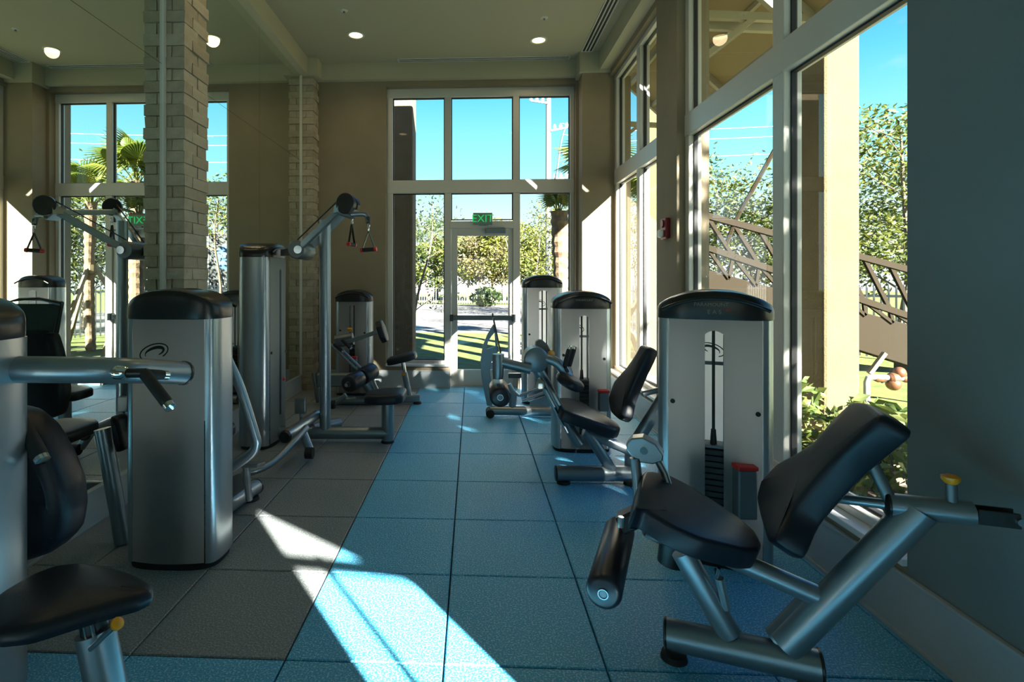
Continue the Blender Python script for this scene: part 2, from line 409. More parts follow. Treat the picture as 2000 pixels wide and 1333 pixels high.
# --- windows: frame members and panes
def lites(root, members, panes, axis, pl, d0=.055, d1=.055, glaze=.03):
    """members: (name,u0,u1,z0,z1) ; panes the same; axis 'x' (far wall) or 'y' (right wall)"""
    for nm, u0, u1, z0, z1 in members:
        b = MB(); k = .006 if nm in ('transom', 'top_rail', 'bottom_rail') else 0; d0_, d1_ = d0+k, d1+k
        if axis == 'x':
            b.box(u0, u1, pl-d0_, pl+d1_, z0, z1)
        else:
            b.box(pl-d0_, pl+d1_, u0, u1, z0, z1)
        obj(nm, b, M_frame, root, smooth=False, bevel=.006)
    for u0, u1, z0, z1 in panes:
        g = .012; b = MB()
        for a, c, e, f in ((u0, u0+g, z0, z1), (u1-g, u1, z0, z1), (u0, u1, z0, z0+g), (u0, u1, z1-g, z1)):
            if axis == 'x': b.box(a, c, pl-.012, pl+.02, e, f)
            else: b.box(pl-.012, pl+.02, a, c, e, f)
        gk = obj('glazing_gasket', b, M_gasket, root, smooth=False)
        b = MB()
        if axis == 'x': b.add([(u0, pl, z0), (u1, pl, z0), (u1, pl, z1), (u0, pl, z1)], [(0, 1, 2, 3)])
        else: b.add([(pl, u0, z0), (pl, u1, z0), (pl, u1, z1), (pl, u0, z1)], [(0, 1, 2, 3)])
        obj('glass_pane', b, M_glass, root, smooth=False)
w1 = thing('window_1', 'tall far window of six panes around the glass exit door', None, (WX0, YG, 0)); w1['kind'] = 'structure'
zt, zb_, z1b, z1t = fz(180), SILL, fz(378), fz(353)
zT = fz(191); x = [fx(p) for p in (757, 768, 868.5, 881.5, 1001.5, 1013.5, 1112, 1120)]
zL = SILL + .035; zH = fz(436)
lites(w1, [('stile', x[0], x[1], zb_, WTOP), ('stile', x[6], x[7], zb_, WTOP), ('mullion', x[2], x[3], z1t, WTOP), ('mullion', x[4], x[5], z1t, WTOP),
           ('mullion', x[2], x[3], 0, z1b), ('mullion', x[4], x[5]+.012, 0, z1b),
           ('top_rail', x[0], x[7], zT, WTOP), ('transom', x[0], x[7], z1b, z1t), ('bottom_rail', x[0], x[2], zb_, zL), ('bottom_rail', x[5], x[7], zb_, zL)],
      [(x[1], x[2], z1t, zT), (x[3], x[4], z1t, zT), (x[5], x[6], z1t, zT), (x[1], x[2], zL, z1b), (x[3], x[4], zH+.04, z1b), (x[5], x[6], zL, z1b)], 'x', YG)
# --- door
d1 = thing('door_1', 'glass exit door with a push bar in the far window', None, (x[3], YG, 0)); d1['kind'] = 'structure'
e0, e1 = x[3]+.004, x[4]-.002; sL, sR = fx(893.5), fx(992.5); zg1, zg0 = fz(461), fz(722)
obj('door_header', MB().box(x[3]-.02, x[4]+.02, YG-.07, YG+.055, zH-.075, zH+.02), M_frame, d1, False, bevel=.006)
for a, c, f, g, nm in ((e0, sL, .015, zH-.08, 'door_stile'), (sR, e1, .015, zH-.08, 'door_stile'), (sL, sR, zg1, zH-.08, 'door_rail'), (sL, sR, .015, zg0, 'door_rail')):
    obj(nm, MB().box(a, c, YG-.03, YG+.02, f, g), M_frame, d1, False, bevel=.004)
obj('glass_pane', MB().add([(sL, YG, zg0), (sR, YG, zg0), (sR, YG, zg1), (sL, YG, zg1)], [(0, 1, 2, 3)]), M_glass, d1, False)
zp = fz(620)
pb_ = obj('push_bar', MB().box(fx(884), fx(1007), YG-.105, YG-.06, zp-.035, zp+.03), M_dsilver, d1, False, bevel=.008)
obj('bar_end', MB().box(fx(879), fx(886), YG-.11, YG-.03, zp-.05, zp+.04), M_plastic, d1, False, bevel=.006)
obj('bar_end', MB().box(fx(999), fx(1008), YG-.115, YG-.03, zp-.055, zp+.05), M_dsilver, d1, False, bevel=.006)
obj('push_pad', MB().box(fx(888), fx(937), YG-.118, YG-.1, zp-.03, zp+.025), M_dsilver, pb_, False, bevel=.005)
zc_ = fz(452)
cl = obj('door_closer', MB().box(fx(948), fx(988), YG-.11, YG-.03, zc_-.035, zc_+.03), M_silver, d1, False, bevel=.01)
obj('closer_arm', MB().bar(V((fx(985), YG-.08, zc_+.045)), V((fx(952), YG-.2, zc_+.06)), .02, .012), M_silver, cl, False)
obj('threshold', MB().box(x[3], x[4], YG-.1, YG+.1, -.018, .012), M_silver2, d1, False)
# --- exit sign hanging from the door header
ex = thing('exit_sign', 'small green lit EXIT sign above the glass door', 'exit sign', (fx(942), YG-.10, fz(441)))
ez0, ez1 = fz(441), fz(418); ex0, ex1 = fx(924), fx(961)
obj('housing', MB().box(ex0, ex1, YG-.118, YG-.09, ez0, ez1), M_exitface, ex, False, bevel=.004)
obj('bracket', MB().box((ex0+ex1)/2-.05, (ex0+ex1)/2+.05, YG-.112, YG-.05, ez0-.012, ez0+.012), M_silver, ex, False)
text_part('letters', 'EXIT', .145, Matrix.Translation(((ex0+ex1)/2, YG-.120, (ez0+ez1)/2)) @ Matrix.Rotation(math.pi/2, 4, 'X'), M_exitglow, ex)

def side_window(name, label, ya, yb, ym, mw=.115, st=.075):
    wn = thing(name, label, None, (XG, ya, 0)); wn['kind'] = 'structure'
    m0, m1 = ym-mw/2, ym+mw/2; zl = SILL+.045; zt = WTOP-.055
    lites(wn, [('stile', ya, ya+st, SILL, WTOP), ('stile', yb-st, yb, SILL, WTOP), ('mullion', m0, m1, SILL, WTOP), ('transom', ya, yb, TR0, TR1),
               ('bottom_rail', ya, yb, SILL, zl), ('top_rail', ya, yb, zt, WTOP)],
          [(ya+st, m0, zl, TR0), (m1, yb-st, zl, TR0), (ya+st, m0, TR1, zt), (m1, yb-st, TR1, zt)], 'y', XG)
side_window('window_2', 'tall right-hand window between the alarm pier and the far corner', W2a, W2b, ry(1256))
side_window('window_3', 'tall right-hand window behind the two nearest right machines', W1a-.1, W1b, ry(1537))
w4 = thing('window_4', 'narrow window in the right wall behind the camera', None, (XG, W3a, 0)); w4['kind'] = 'structure'
lites(w4, [('stile', W3a, W3a+.03, SILL, WTOP), ('stile', W3b-.03, W3b, SILL, WTOP), ('bottom_rail', W3a, W3b, SILL, SILL+.045), ('top_rail', W3a, W3b, WTOP-.055, WTOP)],
      [(W3a+.03, W3b-.03, SILL+.045, WTOP-.055)], 'y', XG)
obj('glazing_bar', MB().box(XG-.012, XG+.012, -1.035, -1.013, SILL+.04, 2.47), M_frame, w4, False)

w5 = thing('added_fill_window', 'wide unseen window added in the near wall to light the near side', None, (0, YN-.1, 0)); w5['kind'] = 'structure'  # out of view, added to let bluish fill light in from behind
nx = [N0 + (N1-N0)*i/3 for i in range(4)]
lites(w5, [('mullion', a-.04, a+.04, SILL, NT) for a in nx] + [('top_rail', N0, N1, NT-.06, NT), ('bottom_rail', N0, N1, SILL-.03, SILL+.05)],
      [(nx[i]+.04, nx[i+1]-.04, SILL+.05, NT-.06) for i in range(3)], 'x', YN-.1)

# --- mirrors between the brick pillars
MZ = 3.06; mz0, mz1 = .215, ZB
segs = [(.2, 1.9, 'nearest the camera'), (1.9, 3.815, 'behind the near left machines'), (4.185, 5.58, 'beside the tall pulley tower'), (5.58, 6.95, 'next to the far brick pillar')]
for y0, y1, nm in segs:
    for z0, z1, lv in ((mz0, MZ, 'lower'), (MZ, mz1, 'upper')):
        o = obj('mirror_panel', MB().box(XL-.02, XL, y0+.0015, y1-.0015, z0+.0015, z1-.0015), M_mirror, None, False)
        tag(o, f'{lv} wall mirror panel {nm}', 'mirror', 'mirror panels on the left wall')

# --- brick pillars: bricks course by course
def brick_pillar(label, x1, y0, y1, mdl):
    core = obj('brick_pillar', MB().box(XL-.02, x1-.012, y0+.012, y1-.012, 0, ZB), M_mortar, None, False)
    tag(core, label, None, None, 'structure')
    loc = rootloc(core); ch = .0866; n = int(ZB/ch); proto = {}
    def brick(key, xa, xb, ya, yb, z, m):
        w_, d_, = round(xb-xa, 3), round(yb-ya, 3); k = (w_, d_, random.randint(0, 2), m.name)
        if k not in proto:
            j = lambda a: a + random.uniform(-.0035, .0035)
            b = MB(); h = ch-.0055
            b.add([(0, 0, 0), (w_, 0, 0), (w_, d_, 0), (0, d_, 0), (0, 0, h), (w_, 0, h), (w_, d_, h), (0, d_, h)], [(0, 3, 2, 1), (4, 5, 6, 7), (0, 1, 5, 4), (1, 2, 6, 5), (2, 3, 7, 6), (3, 0, 4, 7)])
            b.v = [V((j(p.x), j(p.y), p.z + random.uniform(-.002, .002))) for p in b.v]
            me = bpy.data.meshes.new('brick'); me.from_pydata(b.v, [], b.f); me.materials.append(m); proto[k] = me
        o = bpy.data.objects.new('brick', proto[k]); COL.objects.link(o); o.parent = core
        o.location = V((xa + random.uniform(-.002, .004), ya + random.uniform(-.004, .002), z)) - loc
        o.rotation_euler = (0, 0, random.uniform(-.012, .012))
    D = y1 - y0; Wd = x1 - XL
    for k in range(n):
        z = .004 + k*ch; pr = .006 if k % 2 else -.002
        m = M_brick if random.random() < .6 else M_brick2
        if k % 2:                                           # corner brick lies along the camera side
            brick('a', XL, x1+pr, y0-pr, y0+.10, z, m); brick('b', x1-.09, x1+pr, y0+.108, y1+pr, z, M_brick if random.random() < .6 else M_brick2)
        else:
            brick('a', XL, x1-.098, y0-pr, y0+.09, z, m); brick('b', x1-.09, x1+pr, y0-pr, y0+.19, z, M_brick if random.random() < .6 else M_brick2)
            brick('c', x1-.09, x1+pr, y0+.198, y1+pr, z, m)
    return core
brick_pillar('pale brick pillar dividing the mirrors, behind the near weight tower', -2.13, 3.83, 4.17, 0)
brick_pillar('pale brick pillar in the far left corner', -2.12, 6.97, 7.195, 0)
struct('trim_11', MB().box(XL, XL+.016, 3.795, 3.826, mz0, ZB), M_frame, 'slim metal edge between mirror and near brick pillar')
struct('trim_12', MB().box(XL, XL+.016, 6.94, 6.962, mz0, ZB), M_frame, 'slim metal edge between mirror and far brick pillar')

# --- ceiling fixtures
def downlight(px, py, label, p=None, lit=True):
    c = at(px, py, Z=ZC) if p is None else V((*p, ZC)); c.z = ZC
    t = thing('downlight', label, 'ceiling light', c, 'round recessed ceiling lights')
    ring = MB(); n = 24; q = []
    for r, z in ((.105, 0), (.105, -.008), (.082, -.010), (.078, .0)): q.append([c + V((r*math.cos(2*math.pi*i/n), r*math.sin(2*math.pi*i/n), z)) for i in range(n)])
    ring.add([p_ for l in q for p_ in l], [(k*n+i, k*n+(i+1) % n, (k+1)*n+(i+1) % n, (k+1)*n+i) for k in range(3) for i in range(n)])
    obj('trim_ring', ring, M_trim, t)
    obj('lamp_glass', MB().cyl(c + V((0, 0, -.004)), c + V((0, 0, .0005)), .08, n=24), M_lampglow if lit else M_white, t)
    if not lit: return
    l = bpy.data.lights.new('downlight_lamp', 'SPOT'); l.energy = DOWNLIGHT_W; l.color = (1, .74, .42); l.spot_size = R(150); l.spot_blend = .8; l.shadow_soft_size = .08
    lo = bpy.data.objects.new('downlight_lamp', l); COL.objects.link(lo); lo.parent = t; lo.location = (0, 0, -.03)
downlight(695, 68, 'lit round ceiling downlight on the left, nearer the mirror wall')
downlight(1052, 78, 'lit round ceiling downlight on the right, nearer the windows')
pL, pR = at(695, 68, Z=ZC), at(1052, 78, Z=ZC)
for y, w_ in ((4.1, 'above the near brick pillar'), (1.9, 'above the near machines'), (-.4, 'above the camera')):
    downlight(0, 0, 'ceiling downlight ' + w_ + ', left row', (pL.x, y), y > 3); downlight(0, 0, 'ceiling downlight ' + w_ + ', right row', (pR.x, y), y > 3)
def sprinkler(px, py, label):
    c = at(px, py, Z=ZC); t = thing('sprinkler_head', label, 'sprinkler', c, 'ceiling sprinkler heads')
    obj('escutcheon', MB().loft([(c, .042), (c - V((0, 0, .006)), .036), (c - V((0, 0, .010)), .02)], 16), M_trim, t)
    obj('deflector', MB().cyl(c - V((0, 0, .008)), c - V((0, 0, .022)), .008, .014, 10), M_dsilver, t)
sprinkler(672, 21, 'small round sprinkler head in the ceiling left of centre')
sprinkler(1063, 35, 'small round sprinkler head in the ceiling right of centre')
def vent(name_label, c0, c1, wid, n=2):
    d = (c1-c0).normalized(); s = V((-d.y, d.x, 0)); t = thing('ceiling_vent', name_label, 'air vent', (c0+c1)/2, 'slim ceiling air vents')
    z = V((0, 0, 1)); b = MB()
    for k in (-1, 1): b.bar(c0 + s*k*wid/2 - z*.004, c1 + s*k*wid/2 - z*.004, .014, .012)
    for e in (c0, c1): b.bar(e - s*wid/2 - z*.004, e + s*wid/2 - z*.004, .014, .012)
    obj('frame', b, M_trim, t, False)
    obj('slot_backing', MB().bar(c0 - z*.0005, c1 - z*.0005, wid, .003), M_gasket, t, False)
    for k in range(n-1):
        o = -wid/2 + wid*(k+1)/n
        obj('blade', MB().bar(c0 + s*o - z*.005, c1 + s*o - z*.005, .016, .012), M_trim, t, False)
va = at(778, 118, Z=ZC); vb = at(1106, 126, Z=ZC); vb.y = va.y
vent('long slim ceiling vent in front of the far window', va, vb, .10)
vc = at(1146, 100, Z=ZC); vent('long slim ceiling vent running along the right windows', vc, V((vc.x, 2.0, ZC)), .13, 3)

# --- fire alarm on the pier
pa_ = at(1304, 446, X=XR)
fa = thing('fire_alarm', 'red fire alarm strobe on the pier between the right windows', 'fire alarm', pa_)
obj('back_box', MB().box(XR-.045, XR-.0005, pa_.y-.075, pa_.y+.075, pa_.z-.10, pa_.z+.09), M_dred, fa, False, bevel=.012)
obj('strobe_lens', MB().box(XR-.085, XR-.044, pa_.y-.035, pa_.y+.035, pa_.z-.085, pa_.z-.015), M_white, fa, False, bevel=.012)
obj('sounder_grille', MB().cyl(V((XR-.056, pa_.y, pa_.z+.04)), V((XR-.044, pa_.y, pa_.z+.04)), .036, n=18), M_dred, fa)
# ================================================================== training machines
def swirl(parent, c, ex, ez, nrm, s, m=None):
    """spiral emblem printed on a panel: outer open ellipse and inner hook"""
    b = MB(); tl = R(18)
    def P(a, rx, rz): 
        x, z = rx*math.cos(a), rz*math.sin(a); x, z = x*math.cos(tl) - z*math.sin(tl), x*math.sin(tl) + z*math.cos(tl)
        return c + ex*(x*s) + ez*(z*s)
    q = [P(R(a), .5, .26) for a in range(-60, 236, 12)]
    b.tube(q, .024*s, 6, ry=.024*s)
    q = []; rad = []
    for i, a in enumerate(range(-70, 200, 12)):
        k = i/22; q.append(P(R(a), .30 + .05*k, .13 + .02*k) + ex*(.03*s)); rad.append(.016*s + .045*s*math.sin(math.pi*min(1, k*1.1)))
    b.tube(q, .02*s, 6, rad=rad)
    for i in range(len(b.v)):                                   # flatten onto the panel
        d = (b.v[i] - c).dot(nrm); b.v[i] = b.v[i] - nrm*d*.93
    return obj('emblem', b, m or M_logo, parent)

def tower(root, C, ang, W, D, Ht, slot=None, stack=(.23, .59), cap=.15, words=None, emblem=None, plates=17):
    ex = V((math.cos(ang), math.sin(ang), 0)); ey = V((-math.sin(ang), math.cos(ang), 0)); ez = V((0, 0, 1)); C = V((C.x, C.y, 0))
    L = lambda u, v, z: C + ex*u + ey*v + ez*z
    zt = Ht - cap; cw = .055
    # plinth with feet
    b = MB()
    def ring(s, z, n=40, e=3.2):
        q = []
        for i in range(n):
            a = 2*math.pi*i/n; ca, sa = math.cos(a), math.sin(a)
            q.append(L((W/2)*s*math.copysign(abs(ca)**(2/e), ca), (D/2+.02)*s*math.copysign(abs(sa)**(2/e), sa), z))
        return q
    q = [ring(.96, 0), ring(.97, .03)]
    n = 40; b.add(q[0] + q[1], [(i, (i+1) % n, n+(i+1) % n, n+i) for i in range(n)] + [tuple(reversed(range(n))), tuple(range(n, 2*n))])
    obj('plinth', b, M_rubber, root)
    # rounded side columns
    for s in (-1, 1):
        pts = []
        for i in range(13):
            a = -math.pi/2 + math.pi*i/12
            pts.append(L(s*(W/2 - cw + cw*abs(math.cos(a))**.7), (D/2-.004)*math.copysign(abs(math.sin(a))**.8, math.sin(a)), .03))
        b = MB().prism(pts, ez*(zt-.03)); obj('side_column', b, M_silver2, root)
    # frosted front and back shrouds
    um = W/2 - cw - .004
    def shroud(sgn, slot):
        us = [-um + 2*um*i/12 for i in range(13)]; zs = [.035, zt]
        if slot:
            us = sorted(set([u for u in us if abs(abs(u)-slot[0]) > .012 and abs(u) > slot[0]] + [slot[0]*k_ for k_ in (-1, -.8, -.45, 0, .45, .8, 1)])); zs = [.035, slot[1], slot[2], zt]
        b = MB(); nu = len(us)
        for z in zs: b.v += [L(u, sgn*(D/2 + .022*(1-(u/um)**2)), z + (.02*(1-(u/slot[0])**2) if slot and z == slot[2] and abs(u) <= slot[0] else 0)) for u in us]
        for j in range(len(zs)-1):
            for i in range(nu-1):
                if slot and j == 1 and abs((us[i]+us[i+1])/2) < slot[0]: continue
                b.f.append((j*nu+i, j*nu+i+1, (j+1)*nu+i+1, (j+1)*nu+i))
        return obj('front_shroud' if sgn < 0 else 'back_shroud', b, M_shroud, root)
    shroud(-1, slot); back = shroud(1, None)
    # cap
    n = 48; b = MB()
    def e_(u): return cap*.5 + cap*.5*(1 - min(1, abs(2*u/W))**2.3)
    def cring(s, f, dz, e=3.4):
        q = []
        for i in range(n):
            a = 2*math.pi*i/n; ca, sa = math.cos(a), math.sin(a)
            u = (W/2+.004)*math.copysign(abs(ca)**(2/e), ca); v = (D/2+.03)*math.copysign(abs(sa)**(2/e), sa)
            q.append(L(u*s, v*s, zt + f*e_(u*s) + dz))
        return q
    rings = [cring(.99, 0, 0), cring(1, 0, .006), cring(1.0, 1, -.035), cring(.985, 1, -.014), cring(.95, 1, -.004), cring(.85, 1, 0), cring(.5, 1, .004)]
    b.v = [p for q in rings for p in q]; m = len(rings)
    b.f = [(k*n+i, k*n+(i+1) % n, (k+1)*n+(i+1) % n, (k+1)*n+i) for k in range(m-1) for i in range(n)] + [tuple(range((m-1)*n, m*n)), tuple(reversed(range(n)))]
    cp = obj('cap', b, M_plastic, root)
    br = [L(u, -(D/2+.032 + .006), zt + e_(u) - .042) for u in [(-.5+i/16)*(W*.9) for i in range(17)]]
    obj('brow', MB().tube(br, .009, 8), M_plastic, cp)
    if words:
        M4 = Matrix(((ex.x, 0, -ey.x, 0), (ex.y, 0, -ey.y, 0), (0, 1, 0, 0), (0, 0, 0, 1)))
        for s, size, u, z in words: text_part('lettering', s, size, Matrix.Translation(L(u, -(D/2+.0305), zt + z)) @ M4, M_greytext, cp, .0015)
    # weights and rods
    v0 = -D/2 + .085
    for s in (-1, 1): obj('guide_rod', MB().cyl(L(s*.055, v0+.02, .05), L(s*.055, v0+.02, zt), .009, n=8), M_dsilver, root)
    obj('lift_rod', MB().cyl(L(0, v0, stack[1]), L(0, v0, zt), .008, n=8).cyl(L(0, v0, stack[1]), L(0, v0, stack[1]+.09), .018, .012, n=10), M_iron, root)
    ph = (stack[1]-.06)/plates; me = None
    for k in range(plates):
        if me is None:
            o = obj('weight_plate', MB().box(-stack[0]/2, stack[0]/2, -.07, .07, 0, ph-.005, Matrix.Translation(L(0, v0+.01, .06)) @ Matrix.Rotation(ang, 4, 'Z')), M_iron, root, False, bevel=.003); me = o; first = o
        else: copy_at(first, root, ez*(ph*k))
    obj('stack_head', MB().box(-stack[0]*.3, stack[0]*.3, -.05, .05, 0, .014, Matrix.Translation(L(0, v0+.01, stack[1])) @ Matrix.Rotation(ang, 4, 'Z')), M_dsilver, root, False)
    if slot:                                                    # screw covers on the front shroud
        for s, z in ((-1, .83), (1, .80)): obj('screw_cover', MB().cyl(L(s*(um-.02), -D/2, z), L(s*(um-.02), -D/2-.012, z), .012, n=12), M_plastic, root)
    if emblem == 'back': swirl(back, L(.06, D/2+.0235, zt-.165), -ex, ez, ey, .15)
    elif emblem == 'slot':
        swirl(back, L(0, D/2+.0185, zt-.19), -ex, ez, -ey, .13)
        obj('stripe', MB().box(-um*.6, um*.6, -.002, .002, zt-.275, zt-.255, Matrix.Translation(L(0, D/2+.014, 0)) @ Matrix.Rotation(ang, 4, 'Z')), M_dsilver, back, False)
    return L
def knob(parent, p, d, r=.022):
    d = d.normalized(); obj('knob', MB().loft([(p, r*.45), (p + d*r*.3, r*.6), (p + d*r*.8, r), (p + d*r*1.3, r*1.05), (p + d*r*1.5, r*.6)], 14), M_yellow, parent)
def roller(parent, a, b, r, name='roller_pad', ring=True):
    d = (b-a).normalized(); e = min(.02, r*.3); ln = (b-a).length
    o = obj(name, MB().loft([(a, r-e), (a + d*e*.3, r-e*.3), (a + d*e, r), (b - d*e, r), (b - d*e*.3, r-e*.3), (b, r-e)], 22), M_roller, parent, ang=50)
    if ring:
        obj('end_ring', MB().loft([(b + d*.0005, r*.30), (b + d*.005, r*.30), (b + d*.005, r*.24), (b + d*.001, r*.24)], 18, caps=False), M_silver2, o)
        obj('axle', MB().cyl(a - d*.03, b + d*.003, r*.2, n=12), M_dsilver, o)
    return o
def capend(parent, a, d, r, t=.012):
    d = d.normalized(); return obj('end_cap', MB().loft([(a, r*1.02), (a + d*t*.6, r*1.02), (a + d*t, r*.85)], 18), M_plastic, parent)
def foot(parent, p, r=.05): return obj('foot', MB().cyl(V((p.x, p.y, 0)), V((p.x, p.y, .022)), r, r*.9, n=16), M_rubber, parent)
def grip(parent, a, b, r=.017):
    d = (b-a).normalized(); g = obj('hand_grip', MB().loft([(a, r*.9), (a + d*.01, r), (b - d*.01, r), (b, r*.9)], 12), M_rubber, parent)
    obj('grip_end', MB().loft([(b, r*.95), (b + d*.018, r*.95), (b + d*.022, r*.6)], 12), M_chrome, g); return g

# ---------------------------------------------------------------- leg extension machine, near right
vA = V((math.sin(R(22)), math.cos(R(22)), 0)); uA = V((math.cos(R(22)), -math.sin(R(22)), 0))
P0A = at(1450, 1275, d=1.96)
def pa(px, py, v=0): return onp(px, py, P0A + vA*v, vA)
mA = thing('leg_extension_machine', 'black padded leg extension machine beside the nearest right weight tower', 'exercise machine', (P0A.x, P0A.y, 0), 'silver weight machines')
cA = at(1395, 1105, Z=.01)
tower(mA, cA + vA*.16, R(-22), .55, .28, 1.415, slot=(.043, .16, 1.19), stack=(.24, .59), words=[('PARAMOUNT', .026, -.015, .078), ('E A S', .030, 0, .040)], emblem='slot')
q0, q1 = pa(1303, 1238), pa(1600, 1303)
obj('base_tube', MB().tube([q0, q1], .056, 18), M_silver, mA); capend(mA, q0, q0-q1, .058); capend(mA, q1, q1-q0, .058)
foot(mA, q0 + (q1-q0)*.05); foot(mA, q0 + (q1-q0)*.95)
obj('front_strut', MB().tube([pa(1424, 1240), pa(1333, 1078)], .043, 16), M_silver, mA)
obj('rear_strut', MB().tube([pa(1535, 1262), pa(1795, 995)], .053, 18), M_silver, mA)
obj('rear_brace', MB().tube([pa(1518, 1250, .03), pa(1600, 1165, .03)], .045, 14), M_silver, mA)
obj('seat_rail', MB().tube([pa(1415, 1085), pa(1605, 1168)], .036, 14), M_silver, mA)
q0, q1 = pa(1733, 985), pa(1900, 1004)
ua_ = obj('adjuster_tube', MB().tube([q0, q1], .037, 16), M_silver, mA); capend(mA, q0 + (q1-q0).normalized()*.004, q0-q1, .041)
obj('adjuster_post', MB().cyl(pa(1858, 980), pa(1857, 945), .017, n=12), M_dsilver, mA); knob(mA, pa(1857, 950), V((0, 0, 1)), .024)
q2 = pa(1905, 1005); q3 = pa(1986, 1014)
for s in (-1, 1): obj('clevis_plate', MB().bar(q2 + vA*s*.022, q3 + vA*s*.022, .008, .045), M_plastic, mA, False)
obj('clevis_pin', MB().cyl(q3 - vA*.035, q3 + vA*.035, .012, n=12), M_chrome, mA)
obj('clevis_link', MB().bar(q2, q3, .018, .018), M_dsilver, mA, False)
obj('back_rail', MB().tube([pa(1733, 986, .01), pa(1560, 965, .16)], .017, 12), M_silver2, mA)
obj('back_support', MB().tube([pa(1690, 880, .02), pa(1745, 990, .0)], .02, 12), M_dsilver, mA)
obj('badge_mark', MB().box(-.011, .011, -.0012, .0012, -.009, .009, Matrix.Translation(cA + vA*.16 - vA*(.14+.031) + uA*.062 + V((0, 0, 1.415-.15+.042))) @ Matrix.Rotation(R(-22), 4, 'Z')), M_dred, mA, False)
# seat
sn = (pa(1475, 1062) - pa(1250, 956)).cross(vA); sn = sn if sn.z > 0 else -sn; SP = pa(1250, 956)
out = [onp(x_, y_, SP, sn) for x_, y_ in ((1237, 994), (1256, 916), (1306, 926), (1351, 949), (1440, 1006), (1478, 1038), (1490, 1062), (1484, 1074), (1455, 1074), (1371, 1053), (1316, 1029), (1261, 995))]
st = obj('seat', MB().pad(out, sn, .085, .016, .003), M_vinyl, mA)
obj('seat_plate', MB().pad([V(p) - sn.normalized()*.086 for p in [out[0].lerp(out[5], .12), out[1].lerp(out[6], .12), out[4].lerp(out[9], .15), out[9].lerp(out[3], .15)]], sn, .02, .004), M_plastic, mA)
obj('seat_catch', MB().box(-.012, .012, -.012, .012, -.02, .02, Matrix.Translation(pa(1338, 1072, -.07))), M_chrome, mA, False, bevel=.004)
obj('seat_release', MB().tube([pa(1398, 1112, -.06), pa(1400, 1128, -.09), pa(1404, 1110, -.11)], .006, 8), M_chrome, mA)
# backrest
BA, BB = pa(1690, 795), pa(1502, 1042); bn = (BB-BA).cross(vA); bn = bn if bn.dot(uA) < 0 else -bn
out = [onp(x_, y_, BA, bn) for x_, y_ in ((1663, 781), (1690, 784), (1719, 806), (1712, 822), (1624, 900), (1545, 992), (1524, 1040), (1512, 1058), (1494, 1056), (1481, 1010), (1474, 975), (1483, 940), (1517, 903), (1560, 880), (1590, 859), (1625, 817))]
obj('backrest', MB().pad(out, bn, .10, .022, .005), M_vinyl, mA)
obj('backrest_mount', MB().cyl(pa(1690, 905, .02), pa(1712, 895, .0), .02, n=10), M_plastic, mA)
# cam, lever and ankle roller
cc = pa(1258, 880, .16)
ol = [onp(x_, y_, cc, vA) for x_, y_ in ((1223, 868), (1232, 857), (1255, 855), (1280, 868), (1296, 890), (1294, 902), (1275, 908), (1252, 905), (1232, 892), (1223, 880))]
cam_ = obj('range_cam', MB().prism(ol, vA*.07), M_silver2, mA, bevel=.006)
obj('cam_pivot', MB().cyl(cc - vA*.012, cc + vA*.09, .016, n=12), M_chrome, cam_)
obj('lever_arm', MB().tube([pa(1240, 895, .17), pa(1245, 940, .17), pa(1247, 985, .15)], .022, 12), M_silver, mA)
obj('lever_arm', MB().tube([pa(1284, 898, .22), pa(1298, 925, .22), pa(1318, 990, .2)], .016, 12), M_silver, mA)
obj('lever_bracket', MB().bar(pa(1262, 1000, .02), pa(1214, 1022, .02), .09, .07, c=.01), M_plastic, mA, False)
obj('pivot_pin', MB().cyl(pa(1213, 1010, -.03), pa(1212, 1030, -.03), .012, n=10), M_chrome, mA)
ra, rb = at(1211, 1034, Z=.385), at(1178, 1161, Z=.375)
roller(mA, ra, rb, .062)
obj('roller_hanger', MB().tube([pa(1222, 1018, .04), ra + V((0, 0, .02)), ra], .016, 10), M_plastic, mA)
obj('pulley_housing', MB().cyl(pa(1318, 1052, .22), pa(1310, 1100, .22), .06, .055, n=16), M_plastic, mA)
obj('strut_brace', MB().tube([pa(1405, 1130, -.02), pa(1418, 1190, -.01)], .016, 10), M_silver2, mA)
def pin_box(root, px0, px1, py0, py1, d):
    a, c = at(px0, py1, d=d), at(px1, py0, d=d)
    bx_ = obj('pin_holder', MB().box(a.x, c.x, a.y-.05, a.y+.02, a.z, c.z), M_dsilver, root, False, bevel=.008)
    obj('red_lid', MB().box(a.x-.004, c.x+.004, a.y-.055, a.y+.02, c.z, c.z+.022), M_red, bx_, False, bevel=.006)
pin_box(mA, 1433, 1469, 914, 1008, 2.66)

# ---------------------------------------------------------------- seated leg curl machine, middle right
P0B = at(1160, 925, Z=.075); vB = V((0, 1, 0)); uB = V((1, 0, 0))
def pb(px, py, v=0): return onp(px, py, P0B + vB*v, vB)
mB = thing('seated_leg_curl_machine', 'leg curl machine with hand grips and thigh pad, middle of the right row', 'exercise machine', (P0B.x, P0B.y, 0), 'silver weight machines')
cB = at(1141, 884, Z=.01)
tower(mB, cB + vB*.16, 0, .50, .28, 1.375, slot=(.04, .16, 1.15), stack=(.23, .60), words=[('PARAMOUNT', .024, 0, .074)], emblem='slot')
q0, q1 = pb(1087, 925), pb(1245, 925)
obj('base_tube', MB().tube([q0, q1], .053, 16), M_silver, mB); capend(mB, q0, q0-q1, .055); capend(mB, q1, q1-q0, .055); foot(mB, q0 + V((.05, 0, 0))); foot(mB, q1 - V((.05, 0, 0)))
obj('front_strut', MB().tube([pb(1194, 918), pb(1148, 845)], .04, 14), M_silver, mB)
obj('main_frame', MB().tube([pb(1130, 868), pb(1098, 812), pb(1050, 722)], .055, 16, ry=.04), M_silver, mB)
